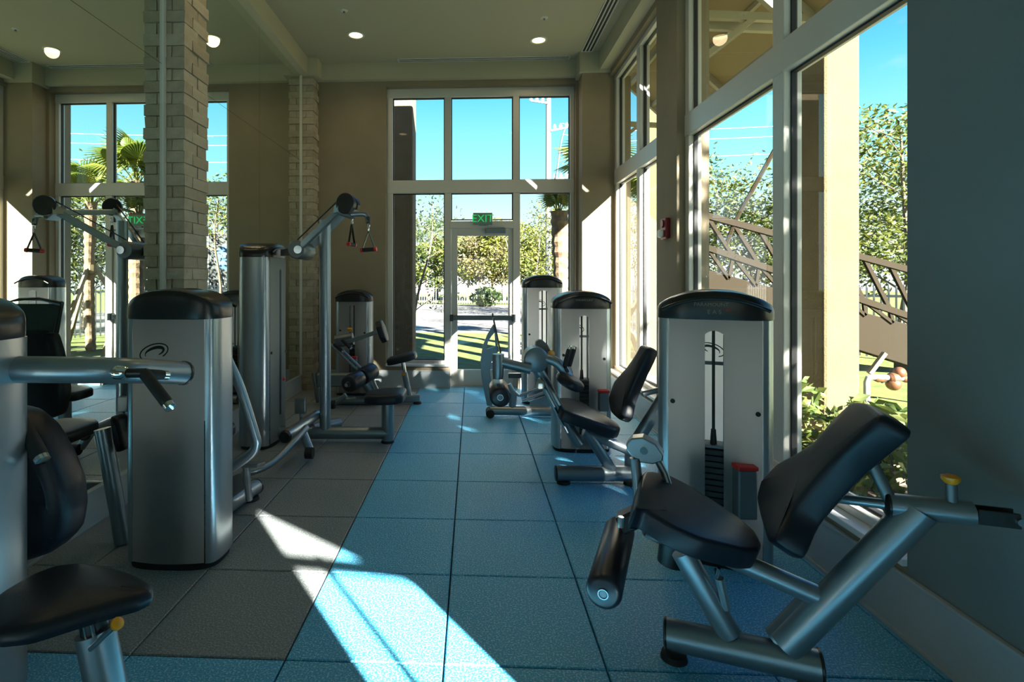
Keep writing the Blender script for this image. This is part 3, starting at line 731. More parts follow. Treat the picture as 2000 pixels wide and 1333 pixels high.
for s in (-.05, .05): obj('slide_rail', MB().tube([pb(1108, 846, s-.03), pb(1052, 738, s-.03)], .011, 8), M_chrome, mB)
obj('seat_rail', MB().tube([pb(1140, 842), pb(1238, 884)], .036, 14), M_silver, mB)
obj('rear_strut', MB().tube([pb(1232, 918, .05), pb(1232, 880, .03), pb(1300, 770, .05)], .045, 14), M_silver, mB)
sn = (pb(1209, 830) - pb(1094, 788)).cross(vB); sn = sn if sn.z > 0 else -sn; SP = pb(1094, 788)
out = [onp(x_, y_, SP, sn) for x_, y_ in ((1099, 801), (1088, 776), (1110, 776), (1137, 785), (1182, 811), (1207, 826), (1214, 836), (1204, 838), (1150, 819))]
obj('seat', MB().pad(out, sn, .08, .02, .004), M_vinyl, mB)
BA, BB = pb(1258, 676), pb(1206, 812); bn = (BB-BA).cross(vB); bn = bn if bn.x < 0 else -bn
out = [onp(x_, y_, BA, bn) for x_, y_ in ((1251, 671), (1266, 678), (1256, 702), (1240, 735), (1222, 778), (1215, 812), (1206, 820), (1190, 805), (1186, 780), (1198, 744), (1225, 714), (1242, 688))]
obj('backrest', MB().pad(out, bn, .085, .025, .005), M_vinyl, mB)
obj('back_rail', MB().tube([pb(1255, 770), pb(1330, 752)], .02, 10), M_dsilver, mB)
# pivot housing, cam, thigh pad and grips
pc_ = pb(1046, 702, -.02)
hs = obj('pivot_housing', MB().loft([(pc_ - vB*.06, .075), (pc_ - vB*.05, .09), (pc_ + vB*.09, .09), (pc_ + vB*.1, .075)], 24), M_silver, mB)
obj('pivot_bolt', MB().loft([(pb(1055, 751, -.075), .034), (pb(1055, 751, -.11), .034), (pb(1055, 751, -.112), .018)], 16), M_chrome, mB)
ol = [pb(x_, y_, .08) for x_, y_ in ((1047, 668), (1052, 664), (1060, 665), (1070, 674), (1077, 688), (1074, 700), (1050, 705), (1044, 692))]
obj('range_cam', MB().prism(ol, vB*.06), M_dsilver, mB, bevel=.005)
knob(mB, pb(1073, 694, .0), V((.3, -.8, .3)), .026)
obj('red_tab', MB().box(-.03, .03, -.01, .01, -.008, .008, Matrix.Translation(pb(1082, 699, -.02))), M_red, mB, False)
obj('thigh_pad_arm', MB().tube(curve_pts([pb(1050, 700, -.03), pb(1072, 702, -.05), pb(1092, 712, -.07), pb(1112, 738, -.08)], 5), .036, 14), M_silver, mB)
tp = pb(1113, 746, -.10); td = (pb(1137, 757, -.10) - pb(1088, 733, -.10)).normalized()
b = MB(); b.ball(V((0, 0, 0)), 1, 1, 1, 1, 20, 12); tn = V((td.z, 0, -td.x)); 
b.v = [tp + td*(p.x*.10) + V((0, 1, 0))*(p.y*.17) + tn*(math.copysign(abs(p.z)**.7, p.z)*.048) for p in b.v]
obj('thigh_pad', b, M_vinyl, mB)
for dx, s in ((0, -.14), (9, .06)):
    a, c = pb(1103 + dx*.9, 716, -.08+s*.5), pb(1112 + dx, 682, -.08+s*.5)
    obj('grip_stem', MB().cyl(pb(1110 + dx*.6, 730, -.08), a, .014, n=10), M_chrome, mB); grip(mB, a, c, .018)
# lever arm and ankle roller
q0, q1 = pb(1036, 722, -.10), pb(976, 707, -.10)
obj('lever_arm', MB().tube([q0, q1], .035, 14), M_silver, mB)
obj('lever_stop', MB().box(-.045, .045, -.03, .03, -.018, .014, Matrix.Translation(pb(1005, 733, -.10))), M_plastic, mB, False, bevel=.006)
obj('lever_collar', MB().loft([(pb(973, 700, -.10) + V((0, 0, .03)), .042), (pb(973, 725, -.10), .042), (pb(973, 740, -.10), .036)], 18), M_silver, mB)
ra, rb = pb(973, 757, .05), pb(977, 777, -.27)
roller(mB, ra, rb, .071)
pin_box(mB, 1168, 1187, 766, 802, 4.44)

# ---------------------------------------------------------------- leg press machine, far right
YCm = 5.7
def pc(px, py, v=0): return at(px, py, Y=YCm+v)
mC = thing('leg_press_machine', 'weight machine with a curved arch plate near the glass door', 'exercise machine', (pc(1020, 800).x, YCm, 0), 'silver weight machines')
cC = at(1058, 700, Y=6.42)
tower(mC, V((cC.x, 6.42, 0)), 0, .48, .26, 1.53, slot=(.05, .3, 1.33), stack=(.22, .6), emblem='slot', plates=12)
tk = V((0, .05, 0))
arch = MB()
for ol in (((942, 682), (938, 708), (940, 733), (943, 753), (951, 793), (962, 794), (960, 762), (959, 740), (957, 726), (959, 710), (965, 699), (974, 686), (969, 677), (950, 683)),
           ((964, 634), (952, 654), (943, 676), (942, 684), (950, 684), (953, 668), (960, 657), (966, 650)), ((964, 634), (966, 650), (968, 677), (973, 684), (969, 645))):
    arch.prism([pc(*p) for p in ol], tk)
obj('arch_plate', arch, M_silver, mC, bevel=.004)
obj('foot_plate', MB().bar(pc(963, 620) + V((0, .02, 0)), pc(979, 697) + V((0, .02, 0)), .34, .012), M_plastic, mC, False, bevel=.003)
obj('plate_bolt', MB().cyl(pc(962, 612), pc(963, 622), .008, n=8), M_plastic, mC)
q0, q1 = pc(957, 801), pc(1092, 804)
obj('base_tube', MB().tube([q0, q1], .052, 16), M_silver2, mC)
obj('transport_wheel', MB().cyl(pc(957, 806) - tk*1.6, pc(957, 806) + tk*1.6, .045, n=18), M_rubber, mC)
obj('carriage_rail', MB().tube([pc(990, 752), pc(1014, 774)], .016, 8), M_silver2, mC); obj('carriage_rail', MB().tube([pc(1014, 774), pc(1062, 755)], .016, 8), M_silver2, mC)
obj('carriage_rail', MB().tube([pc(1020, 784), pc(1070, 764)], .014, 8), M_silver2, mC)
obj('carriage_plate', MB().prism([pc(1036, 784), pc(1072, 772), pc(1076, 792), pc(1034, 796)], tk*.4), M_silver2, mC, False)
obj('upright', MB().tube([pc(1000, 800), pc(1003, 770), pc(992, 752)], .04, 12), M_silver, mC)
foot(mC, q1, .06)

# ---------------------------------------------------------------- seated press machine, near left (tower cut by the frame)
mD = thing('chest_press_machine', 'nearest left machine with a long arm, hand grips and oval black seat', 'exercise machine', at(200, 1300, Z=0), 'silver weight machines')
cD = at(45, 900, d=1.76); cD = V((cD.x-.355, cD.y+.02, 0))
tower(mD, cD, 0, .52, .30, 1.415, stack=(.23, .5))
pts = curve_pts([at(30, 722, d=1.86), at(140, 723, d=1.88), at(235, 724, d=1.93), at(300, 726, d=2.06), at(356, 729, d=2.2)], 5)
obj('press_arm', MB().tube(pts, .047, 20), M_silver, mD); dd = pts[-1]-pts[-2]; capend(mD, pts[-1], dd, .049, .02)
obj('arm_joint', MB().loft([(at(222, 728, d=1.83), .018), (at(228, 728, d=1.82), .024), (at(244, 729, d=1.82), .024), (at(250, 729, d=1.82), .016)], 14), M_chrome, mD)
obj('grip_bar', MB().cyl(at(248, 729, d=1.82), at(288, 729, d=1.84), .017, n=12), M_plastic, mD)
grip(mD, at(280, 727, d=1.84), at(328, 790, d=1.78), .020)
grip(mD, at(284, 731, d=1.86), at(318, 733, d=1.92), .018)
grip(mD, at(40, 822, d=1.95), at(80, 893, d=1.9), .026)
SPD = .50
out = [at(x_, y_, Z=SPD) for x_, y_ in ((-20, 1165), (60, 1118), (110, 1100), (160, 1094), (215, 1102), (268, 1118), (300, 1136), (298, 1152), (270, 1166), (225, 1178), (150, 1200), (60, 1228), (-20, 1236))]
obj('seat', MB().pad(out, V((0, 0, 1)), .055, .025, .008), M_vinyl, mD)
a, c = at(186, 1232, d=1.62), at(224, 1420, d=1.60); dpp = (c-a).normalized(); c = a + dpp*((a.z-.06)/-dpp.z)
obj('seat_post', MB().tube([a, c], .054, 20), M_silver, mD)
obj('inner_post', MB().tube([a - dpp*.10, a + dpp*.02], .038, 16), M_plastic, mD)
for k in (-.012, .012): obj('post_scale', MB().bar(a - dpp*.09 + V((k+.012, -.036, 0)), a + dpp*.0 + V((k+.012, -.036, 0)), .007, .006), M_chrome, mD, False)
ks = a + dpp*.02 + V((.02, -.05, 0)); ke = at(226, 1222, d=1.53)
obj('knob_stem', MB().cyl(ks, ke, .009, n=10), M_chrome, mD); knob(mD, ke - (ke-ks).normalized()*.01, ke-ks, .017)
obj('base_tube', MB().tube([V((c.x+.08, c.y, .06)), V((cD.x+.15, c.y+.04, .06))], .052, 16), M_silver, mD); foot(mD, V((c.x+.05, c.y, 0)))
out = [at(x_, y_, d=1.98) for x_, y_ in ((-40, 800), (20, 812), (60, 845), (95, 905), (116, 960), (121, 1010), (112, 1062), (80, 1094), (30, 1110), (-40, 1112))]
obj('chest_pad', MB().pad(out, V((0, -1, 0)), .16, .05, .004), M_vinyl, mD)
obj('pad_post', MB().tube([at(20, 950, d=2.08), V((cD.x+.1, cD.y+.2, .06))], .04, 12), M_silver, mD)

# ---------------------------------------------------------------- machine with its back to the camera, left
mE = thing('abdominal_machine', 'machine whose plain back tower with a swirl emblem stands left', 'exercise machine', (at(330, 1112, Z=0).x, 3.0, 0), 'silver weight machines')
cE = at(320, 1113, Z=0); cE = V((cE.x+.02, cE.y+.13, 0))
tower(mE, cE, math.pi, .49, .25, 1.42, slot=(.04, .2, 1.18), stack=(.24, .70), emblem='back')
obj('swing_arm', MB().tube(curve_pts([at(425, 660, d=3.1), at(450, 714, d=3.1), at(470, 760, d=3.1), at(497, 846, d=3.1), at(501, 868, d=3.1), at(488, 889, d=3.1), at(440, 922, d=3.1)], 4), .028, 14), M_silver, mE)
q0, q1 = at(437, 993, Z=.065), at(500, 951, Z=.065)
obj('base_tube', MB().tube([q0, q1], .05, 16), M_silver, mE); capend(mE, q1, q1-q0, .052); foot(mE, q1 - (q1-q0).normalized()*.06, .055)
obj('base_tube', MB().tube([q0 + V((-.35, 0, 0)), q0], .045, 14), M_silver, mE)
fp = at(480, 908, d=3.3)
obj('foot_plate', MB().box(-.10, .10, -.06, .06, -.012, .012, Matrix.Translation(fp) @ Matrix.Rotation(R(-12), 4, 'X')), M_dsilver, mE, False, bevel=.006)
obj('plate_stem', MB().tube([fp, V((fp.x, fp.y+.05, .08))], .022, 10), M_silver, mE)
obj('link_bracket', MB().prism([at(446, 935, d=3.3), at(470, 925, d=3.3), at(478, 955, d=3.3), at(450, 975, d=3.3)], V((0, .03, 0))), M_dsilver, mE, False)
obj('side_arm', MB().tube([at(200, 838, d=2.95), at(212, 900, d=2.95), at(232, 1010, d=2.95), at(240, 1060, d=2.95)], .042, 16), M_silver, mE)
ap = at(222, 845, d=2.9)
obj('arm_pad', MB().pad([ap + V((-.03, 0, .09)), ap + V((.02, 0, .07)), ap + V((.06, 0, -.1)), ap + V((.0, 0, -.12))], V((0, -1, 0)), .1, .02), M_vinyl, mE)
ec = V((-1.80, 3.18, 0))
ol = [ec + V((dx, 0, z)) for dx, z in ((-.19, .62), (-.22, .78), (-.18, 1.0), (-.13, 1.16), (.13, 1.16), (.18, 1.0), (.22, .78), (.19, .62), (.0, .57))]
obj('backrest', MB().pad(ol, V((0, -1, 0)), .09, .03), M_vinyl, mE)
hr = [ec + V((dx, .02, z)) for dx, z in ((-.16, 1.14), (-.2, 1.32), (-.06, 1.35), (.06, 1.35), (.2, 1.32), (.16, 1.14))]
obj('headrest_frame', MB().tube(hr, .016, 8, closed=True), M_plastic, mE)
obj('headrest_mesh', MB().prism([hr[0], hr[1], hr[4], hr[5]], V((0, .006, 0))), M_mesh, mE, False)
ol = [ec + V((dx, dy, .50)) for dx, dy in ((-.2, .02), (.2, .02), (.2, .36), (.1, .45), (-.1, .45), (-.2, .36))]
obj('seat', MB().pad(ol, V((0, 0, 1)), .08, .025), M_vinyl, mE)
obj('seat_frame', MB().tube([ec + V((0, .3, .06)), ec + V((0, .2, .44)), ec + V((0, .08, .6)), ec + V((0, .1, 1.0))], .035, 12), M_silver, mE)
obj('cross_foot', MB().tube([ec + V((-.25, .32, .055)), ec + V((.3, .32, .055))], .045, 14), M_silver, mE)

# ---------------------------------------------------------------- tall pulley machine, left
mF = thing('cable_pulley_machine', 'tall pulley machine with stirrup handles hanging from its boom', 'exercise machine', (-1.35, 4.75, 0), 'silver weight machines')
cF = V((-1.90, 4.74, 0))
tower(mF, cF, math.pi/2, .50, .27, 1.80, slot=(.022, .25, 1.55), stack=(.12, .75), cap=.13)
obj('red_pin', MB().ball(at(553, 740, d=4.9), .02), M_red, mF)
dF = 4.80
def pf(px, py, d=dF): return at(px, py, d=d)
q0, q1 = pf(522, 853), pf(760, 855); q0.z = q1.z = .085
obj('base_tube', MB().tube([q0, q1], .055, 16), M_silver, mF)
obj('upright_pole', MB().tube([pf(635, 850), pf(635, 430)], .044, 18, ry=.05), M_silver, mF)
pb0 = pf(757, 862); pb0.z = .02
obj('seat_post', MB().tube([pb0, V((pb0.x, pb0.y, .40))], .054, 18), M_silver, mF); foot(mF, pb0, .06)
sc_ = V((pf(753, 775).x, pb0.y, .46))
ol = [sc_ + V((dx, dy, dx*.05)) for dx, dy in ((-.18, -.12), (-.05, -.19), (.12, -.19), (.18, -.14), (.18, .14), (.12, .19), (-.05, .19), (-.18, .12))]
obj('seat', MB().pad(ol, V((0, 0, 1)), .085, .025), M_vinyl, mF)
# cross foot, foot bar and plate
q0, q1 = at(558, 853, Z=.24), at(618, 811, Z=.24)
obj('foot_bar', MB().tube([q0, q1], .045, 14), M_silver2, mF); capend(mF, q0, q0-q1, .05, .03)
obj('foot_bar_leg', MB().tube([at(590, 842, d=4.35), at(606, 882, d=4.3)], .036, 12), M_silver, mF)
wq = at(606, 884, d=4.28); obj('transport_wheel', MB().cyl(wq - V((.03, .02, 0)), wq + V((.03, -.02, 0)), .045, n=16), M_rubber, mF)
obj('curved_tube', MB().tube(curve_pts([at(472, 928, d=3.75), at(512, 915, d=3.82), at(545, 893, d=3.95), at(575, 862, d=4.1), at(598, 836, d=4.3)], 5), .026, 12), M_silver, mF)
obj('cross_foot', MB().tube([at(610, 838, d=5.0), at(662, 826, d=5.25)], .05, 14), M_silver, mF)
a, c = at(577, 808, d=4.6), at(598, 778, d=4.6)
obj('step_plate', MB().box(a.x, c.x, a.y-.02, a.y+.03, a.z, c.z), M_dsilver, mF, False, bevel=.006)
obj('plate_stem', MB().cyl(at(588, 806, d=4.6), at(588, 836, d=4.6), .014, n=8), M_silver, mF)
# boom with pulleys
g0 = at(590, 490, d=4.72)
obj('boom_hub', MB().loft([(g0 + V((0, -.16, 0)), .07), (g0 + V((0, -.14, 0)), .08), (g0 + V((0, .14, 0)), .08), (g0 + V((0, .16, 0)), .07)], 18), M_dsilver, mF)
obj('hub_bolt', MB().cyl(g0 + V((.02, -.165, 0)), g0 + V((.02, -.18, 0)), .035, n=14), M_chrome, mF)
obj('hub_bracket', MB().prism([at(548, 488, d=4.7), at(580, 482, d=4.7), at(600, 474, d=4.7), at(606, 488, d=4.7), at(596, 506, d=4.7), at(584, 498, d=4.7), at(548, 500, d=4.7)], V((0, .06, 0))), M_plastic, mF, False)
for s, px, py, d in ((-1, 672, 402, 4.30), (1, 684, 408, 4.95)):
    o0 = g0 + V((.0, s*.12, 0)); e0_ = at(px, py, d=d)
    obj('boom_arm', MB().bar(o0, e0_, .03, .06, c=.006), M_silver, mF, False)
    obj('boom_cable', MB().cyl(o0 + V((0, 0, .09)), e0_ + V((-.02, 0, .07)), .006, n=6), M_plastic, mF)
c0, c1 = at(660, 406, d=4.28), at(690, 420, d=4.98)
obj('boom_crossbar', MB().bar(at(655, 408, d=4.32), at(692, 420, d=4.40), .10, .07, c=.006), M_silver2, mF, False)
obj('boom_crossbar', MB().bar(at(668, 412, d=4.34), at(680, 412, d=4.95), .06, .05, c=.006), M_silver, mF, False)
for px, py, d in ((676, 398, 4.28), (686, 402, 4.95)):
    p = at(px, py, d=d); ax = V((.35, 1, 0)).normalized()
    obj('pulley_guard', MB().loft([(p - ax*.025, .078), (p - ax*.02, .085), (p + ax*.02, .085), (p + ax*.025, .078)], 22), M_plastic, mF)
obj('swivel_arm', MB().tube(curve_pts([at(684, 419, d=4.32), at(700, 418, d=4.34), at(715, 420, d=4.36), at(719, 434, d=4.36)], 4), .022, 10), M_dsilver, mF)
obj('swivel_tip', MB().cyl(at(719, 424, d=4.36), at(720, 437, d=4.36), .024, .02, n=12), M_plastic, mF)
def stirrup(label, top, cpt, ax, w_=.058, h_=.15):
    t = thing('stirrup_handle', label, 'cable handle', cpt, 'hanging cable handles')
    z = V((0, 0, 1)); n = max(2, int((top-cpt).length*.45/.03)); apex = cpt + z*h_
    ln = (top-apex).length; k = max(2, round(ln/.028))
    for i in range(k):                                              # chain links
        p = apex.lerp(top, (i+.5)/k); a2 = ax if i % 2 else ax.cross(z)
        q = [p + a2*(.009*math.cos(2*math.pi*j/10)) + z*(ln/k*.62*math.sin(2*math.pi*j/10)) for j in range(10)]
        obj('chain_link', MB().tube(q, .003, 5, closed=True), M_chrome, t)
    for s in (-1, 1): obj('strap', MB().bar(apex, cpt + ax*s*w_, .02, .005, up=ax), M_plastic, t, False)
    obj('hand_grip', MB().cyl(cpt - ax*w_*.9, cpt + ax*w_*.9, .017, n=12), M_rubber, t)
    for s in (-1, 1): obj('red_end', MB().cyl(cpt + ax*s*w_*.9, cpt + ax*s*(w_+.012), .02, .018, n=12), M_red, t)
    return t
stirrup('stirrup handle with red ends hanging by a chain from the nearer boom tip', at(720, 437, d=4.36), at(720, 488, d=4.36), V((.96, -.2, .06)).normalized())
stirrup('stirrup handle seen edge-on, hanging behind the boom crossbar', at(690, 424, d=4.95), at(687, 478, d=4.95), V((.25, .97, 0)).normalized(), .06, .19)

# ---------------------------------------------------------------- machine in the far left corner
dG = 6.25
def pg(px, py, d=dG): return at(px, py, d=d)
mG = thing('low_row_machine', 'weight machine with twin rollers and a raised seat in the far left corner', 'exercise machine', (pg(720, 785).x, pg(720, 785).y, 0), 'silver weight machines')
cG = at(693, 700, Y=6.80); tower(mG, V((cG.x, 6.80, 0)), 0, .47, .26, 1.345, slot=(.035, .2, 1.14), stack=(.2, .6), plates=12)
q0, q1 = pg(628, 782), pg(740, 783)
obj('base_tube', MB().tube([q0, q1], .055, 14), M_silver, mG)
obj('front_leg', MB().tube([pg(613, 728), pg(616, 750), pg(622, 786)], .03, 12), M_dsilver, mG)
obj('frame_box', MB().bar(pg(622, 742), pg(690, 742), .10, .16, c=.02), M_silver, mG, False)
for a, c in (((680, 751), (702, 739)), ((706, 737), (728, 724))):
    d0 = 5.95 if a[0] == 680 else 6.2; roller(mG, at(*c, d=d0+.22), at(*a, d=d0), .10)
obj('roller_shaft', MB().cyl(at(676, 753, d=5.9), at(735, 720, d=6.5), .022, n=10), M_chrome, mG)
for s in (0, 8): obj('slant_rail', MB().tube([pg(645 + s, 672 - s*.3, 6.3), pg(716 + s, 740 - s*.3, 6.3)], .016, 8), M_silver2, mG)
for s in (0, 7): obj('slant_rail', MB().tube([pg(722 + s, 742, 6.3), pg(738 + s*.6, 772, 6.3)], .014, 8), M_silver2, mG)
obj('slant_frame', MB().tube([pg(712, 745, 6.35), pg(733, 775, 6.35)], .06, 14), M_silver, mG)
obj('pad_arm', MB().bar(pg(668, 672, 6.2), pg(748, 645, 6.2), .03, .05, c=.005), M_dsilver, mG, False)
pp = pg(752, 646, 6.2); pd_ = V((.31, 0, -.95)); pu = V((.95, 0, .31))
obj('knee_pad', MB().pad([pp + pd_*.13 + V((0, -.12, 0)), pp - pd_*.13 + V((0, -.12, 0)), pp - pd_*.13 + V((0, .12, 0)), pp + pd_*.13 + V((0, .12, 0))], pu, .07, .02, .003, 1), M_vinyl, mG)
obj('pivot_block', MB().bar(pg(656, 668, 6.3), pg(690, 662, 6.3), .12, .14, c=.03), M_dsilver, mG, False)
grip(mG, pg(652, 672, 6.15), pg(668, 686, 6.15), .02); grip(mG, pg(668, 664, 6.15), pg(684, 680, 6.15), .02)
knob(mG, pg(683, 648, 6.2), V((0, -.2, 1)), .03)
pin_box(mG, 686, 698, 700, 735, 6.55)
sG = pg(784, 694, 6.3)
ol = [sG + V((dx, dy, dx*.24)) for dx, dy in ((-.17, -.12), (-.1, -.17), (.1, -.17), (.17, -.1), (.17, .1), (.1, .17), (-.1, .17), (-.17, .12))]
obj('seat', MB().pad(ol, V((-.24, 0, 1)), .075, .022, .004), M_vinyl, mG)
obj('inner_post', MB().tube([pg(786, 703, 6.3), pg(791, 732, 6.3)], .024, 12), M_chrome, mG)
a, c = pg(790, 728, 6.3), pg(802, 785, 6.3); obj('seat_post', MB().tube([a, c], .036, 14), M_silver, mG)
knob(mG, pg(789, 731, 6.24), V((0, -1, .1)), .02)
q0, q1 = pg(768, 779, 6.3), pg(820, 778, 6.3)
obj('rear_foot', MB().bar(q0, q1, .09, .085, c=.012), M_silver, mG, False); foot(mG, q1 - V((.03, 0, 0)), .05)
wq = pg(652, 790, 6.1); obj('transport_wheel', MB().cyl(wq - V((.02, .03, 0)), wq + V((.02, -.03, 0)), .05, n=16), M_rubber, mG)
obj('wheel_arm', MB().tube([pg(676, 772, 6.1), wq], .03, 10), M_silver, mG)
# ================================================================== outdoors
GZ = -.12
struct('ground', MB().box(-60, 60, 7.62, 90, GZ-.3, GZ).box(2.06, 60, -40, 7.62, GZ-.3, GZ).box(-40, 2.06, -40, YN-.22, GZ-.3, GZ), M_grass, 'lawn around the gym building')
def slab(name, pts, m, label, h=.02, z=GZ):
    return struct(name, MB().prism([V((x_, y_, z)) for x_, y_ in pts], V((0, 0, h))), m, label)
slab('road', [(-60, 16.5), (-8, 16.2), (0, 16.0), (7, 15), (14, 10), (26, 2), (30, 8), (18, 20), (8, 33), (-10, 36), (-60, 38)], M_road, 'pale grey road curving past the lawn', .012)
slab('sidewalk', [(-.6, 7.63), (1.3, 7.63), (1.4, 8.8), (1.9, 10.5), (3.2, 14.6), (1.6, 15.6), (.7, 12), (.2, 9.4), (-.6, 9.1)], M_conc, 'concrete footpath from the glass door to the road', .02)
slab('sidewalk_2', [(3.9, -10), (4.9, -10), (5.6, 4.2), (7.5, 7.4), (11, 8.6), (11, 9.6), (7.0, 8.4), (4.7, 5.0)], M_conc, 'concrete footpath along the planting outside the right windows', .02)
# small traffic island of grass on the road
slab('road_island', [(-6.5, 23.2), (-2.9, 23), (-2.6, 24.5), (-3.2, 26), (-7, 27)], M_grass, 'small grass island in the road', .05)

def picket_fence(name, label, A, B, h, sp, wid):
    t = thing(name, label, 'fence', V((A[0], A[1], GZ)), 'white picket fences')
    a, c = V((A[0], A[1], GZ)), V((B[0], B[1], GZ)); L_ = (c-a).length; d = (c-a)/L_
    for z in (.15*h, .85*h): obj('rail', MB().bar(a + V((0, 0, z)), c + V((0, 0, z)), .035, .05), M_fence, t, False)
    b = MB()
    for i in range(int(L_/sp)):
        p = a + d*(sp*i); b.bar(p + V((0, 0, .04)), p + V((0, 0, h)), wid, wid*.5, up=d)
    o = obj('pickets', b, M_fence, t, False); o['kind'] = 'stuff'
    n = max(2, int(L_/2.4))
    for i in range(n+1):
        p = a + d*(L_*i/n); obj('post', MB().bar(p, p + V((0, 0, h*1.05)), .07, .07, up=d), M_fence, t, False)
picket_fence('picket_fence', 'white picket fence beyond the road, seen through the far window', (-16, 36.5), (13, 34.2), 1.25, .16, .07)
picket_fence('picket_fence', 'white picket fence angling across the lawn outside the right windows', (2.6, 18.5), (13, 4.5), 1.5, .12, .045)

# --- stucco columns, awnings
def column(label, x0, x1, y0, y1, z1, m):
    o = obj('stucco_column', MB().box(x0, x1, y0, y1, GZ, z1), m, None, False, bevel=.03); return tag(o, label, 'column')
cy = 5.12
column('sunlit yellow stucco column outside the nearest right window', at(1609, 500, Y=cy).x, at(1681, 500, Y=cy).x, cy, cy+.47, 5.2, M_stucco)
column('yellow stucco column seen through the farther right window', at(1263, 400, Y=8.7).x, at(1263, 400, Y=8.7).x+.42, 8.7, 9.15, 4.4, M_stucco)
column('brown stucco column outside the left pane of the far window', at(740, 400, Y=8.3).x, at(806, 400, Y=8.3).x, 8.3, 8.8, 6, M_bstucco)
def awning(label, y0, y1, ends=(True, True), inner=2.05, xo=3.05, zo=3.82):
    t = thing('window_awning', label, 'awning', (2.05, (y0+y1)/2, 3.4), 'sloping awnings over the right windows')
    za = 4.75; s = (za-zo)/(xo-2.05)
    A0, A1, B0, B1 = V((2.05, y0, za)), V((2.05, y1, za)), V((xo, y0, zo)), V((xo, y1, zo))
    obj('roof_panel', MB().prism([A0, A1, B1, B0], V((0, 0, .06))), M_soffit, t, False)
    for y in (y0+.03, (y0+y1)/2, y1-.03):
        obj('rafter', MB().bar(V((2.06, y, za-.05)), V((xo, y, zo-.05)), .06, .07), M_strut, t, False)
    for k in (.33, .66): obj('purlin', MB().bar(V((2.05+(xo-2.05)*k, y0, za-(za-zo)*k-.03)), V((2.05+(xo-2.05)*k, y1, za-(za-zo)*k-.03)), .04, .05), M_strut, t, False)
    obj('fascia', MB().bar(B0 - V((0, 0, .03)), B1 - V((0, 0, .03)), .05, .12), M_strut, t, False)
    for y, on in ((y0+.03, ends[0]), (y1-.03, ends[1])):
        if not on: continue
        obj('bottom_chord', MB().bar(V((inner, y, zo+.03)), V((xo, y, zo-.03)), .05, .07), M_strut, t, False)
        obj('web_strut', MB().bar(V((2.07, y, zo-.35)), V((2.55, y, zo+.02)), .04, .05), M_strut, t, False)
    return t
awning('sloping awning outside above the nearest right window', 1.5, 4.88)
awning('sloping awning outside above the farther right window', 5.02, 8.15)
awning('sloping awning outside behind the camera, over the narrow window', -2.66, .9, inner=2.80, xo=3.45, zo=3.45)

# --- plants
def leaves_mb(n, center, rad, size, squash=1.0, shell=.25, seed=0, asp=.42):
    rnd = random.Random(seed); b = MB()
    for _ in range(n):
        while True:
            p = V((rnd.uniform(-1, 1), rnd.uniform(-1, 1), rnd.uniform(-1, 1)))
            if shell < p.length < 1: break
        q = V((p.x*rad[0], p.y*rad[1], p.z*rad[2])) + center
        a = V((rnd.gauss(0, 1), rnd.gauss(0, 1), rnd.gauss(0, .7))).normalized(); c = a.cross(V((rnd.gauss(0, 1), rnd.gauss(0, 1), rnd.gauss(0, 1)))).normalized()
        nn_ = a.cross(c); s = size*rnd.uniform(.6, 1.3)
        b.add([q - a*s*.5, q + c*s*asp*.5 + nn_*s*.06, q + a*s*.5, q - c*s*asp*.5 + nn_*s*.06], [(0, 1, 2), (0, 2, 3)])
    return b
def foliage(root, clumps, m, size, seed, per=260, name='foliage'):
    b = MB()
    for i, (c, rd) in enumerate(clumps):
        l = leaves_mb(per, c, rd, size, seed=seed*100+i); b.add(l.v, l.f)
    o = obj(name, b, m, root, False); o['kind'] = 'stuff'; return o
def tree(label, base, h, spread, m, seed, lean=(0, 0), size=.16, trunk=.09, nb=9, per=220, crown0=.4, group='trees outside the windows', name='tree', dens=1.0, bark=None, clr=.55):
    rnd = random.Random(seed); t = thing(name, label, 'tree', base, group)
    base = V(base); top = base + V((lean[0], lean[1], h*.9))
    path = curve_pts([base, base.lerp(top, .35) + V((rnd.uniform(-.1, .1)*spread, rnd.uniform(-.1, .1)*spread, 0)), base.lerp(top, .7) + V((rnd.uniform(-.15, .15)*spread, 0, 0)), top], 4)
    n = len(path); obj('trunk', MB().tube(path, trunk, 8, rad=[trunk*(1-.8*k/(n-1)) for k in range(n)]), bark or M_bark, t)
    clumps = []
    for k in range(nb):
        f = crown0 + (1-crown0)*(k+.5)/nb*.95; o = path[min(n-1, int(f*(n-1)))]
        a = k*2.4 + rnd.uniform(-.4, .4); ln = spread*(1-.45*abs(f-.6))*rnd.uniform(.7, 1.05)
        e = o + V((math.cos(a)*ln, math.sin(a)*ln, ln*rnd.uniform(.25, .75)))
        mid = o.lerp(e, .5) + V((0, 0, ln*.08)); br = trunk*.38*(1-.5*f)
        obj('branch', MB().tube(curve_pts([o, mid, e], 3), br, 6, rad=[br*(1-.12*i) for i in range(7)]), bark or M_bark, t)
        for q in (mid.lerp(e, .35), e): clumps.append((q, (spread*clr*rnd.uniform(.7, 1.1), spread*clr*rnd.uniform(.7, 1.1), spread*clr*.7)))
    if per: foliage(t, clumps, m, size, seed, int(per*dens))
    return t
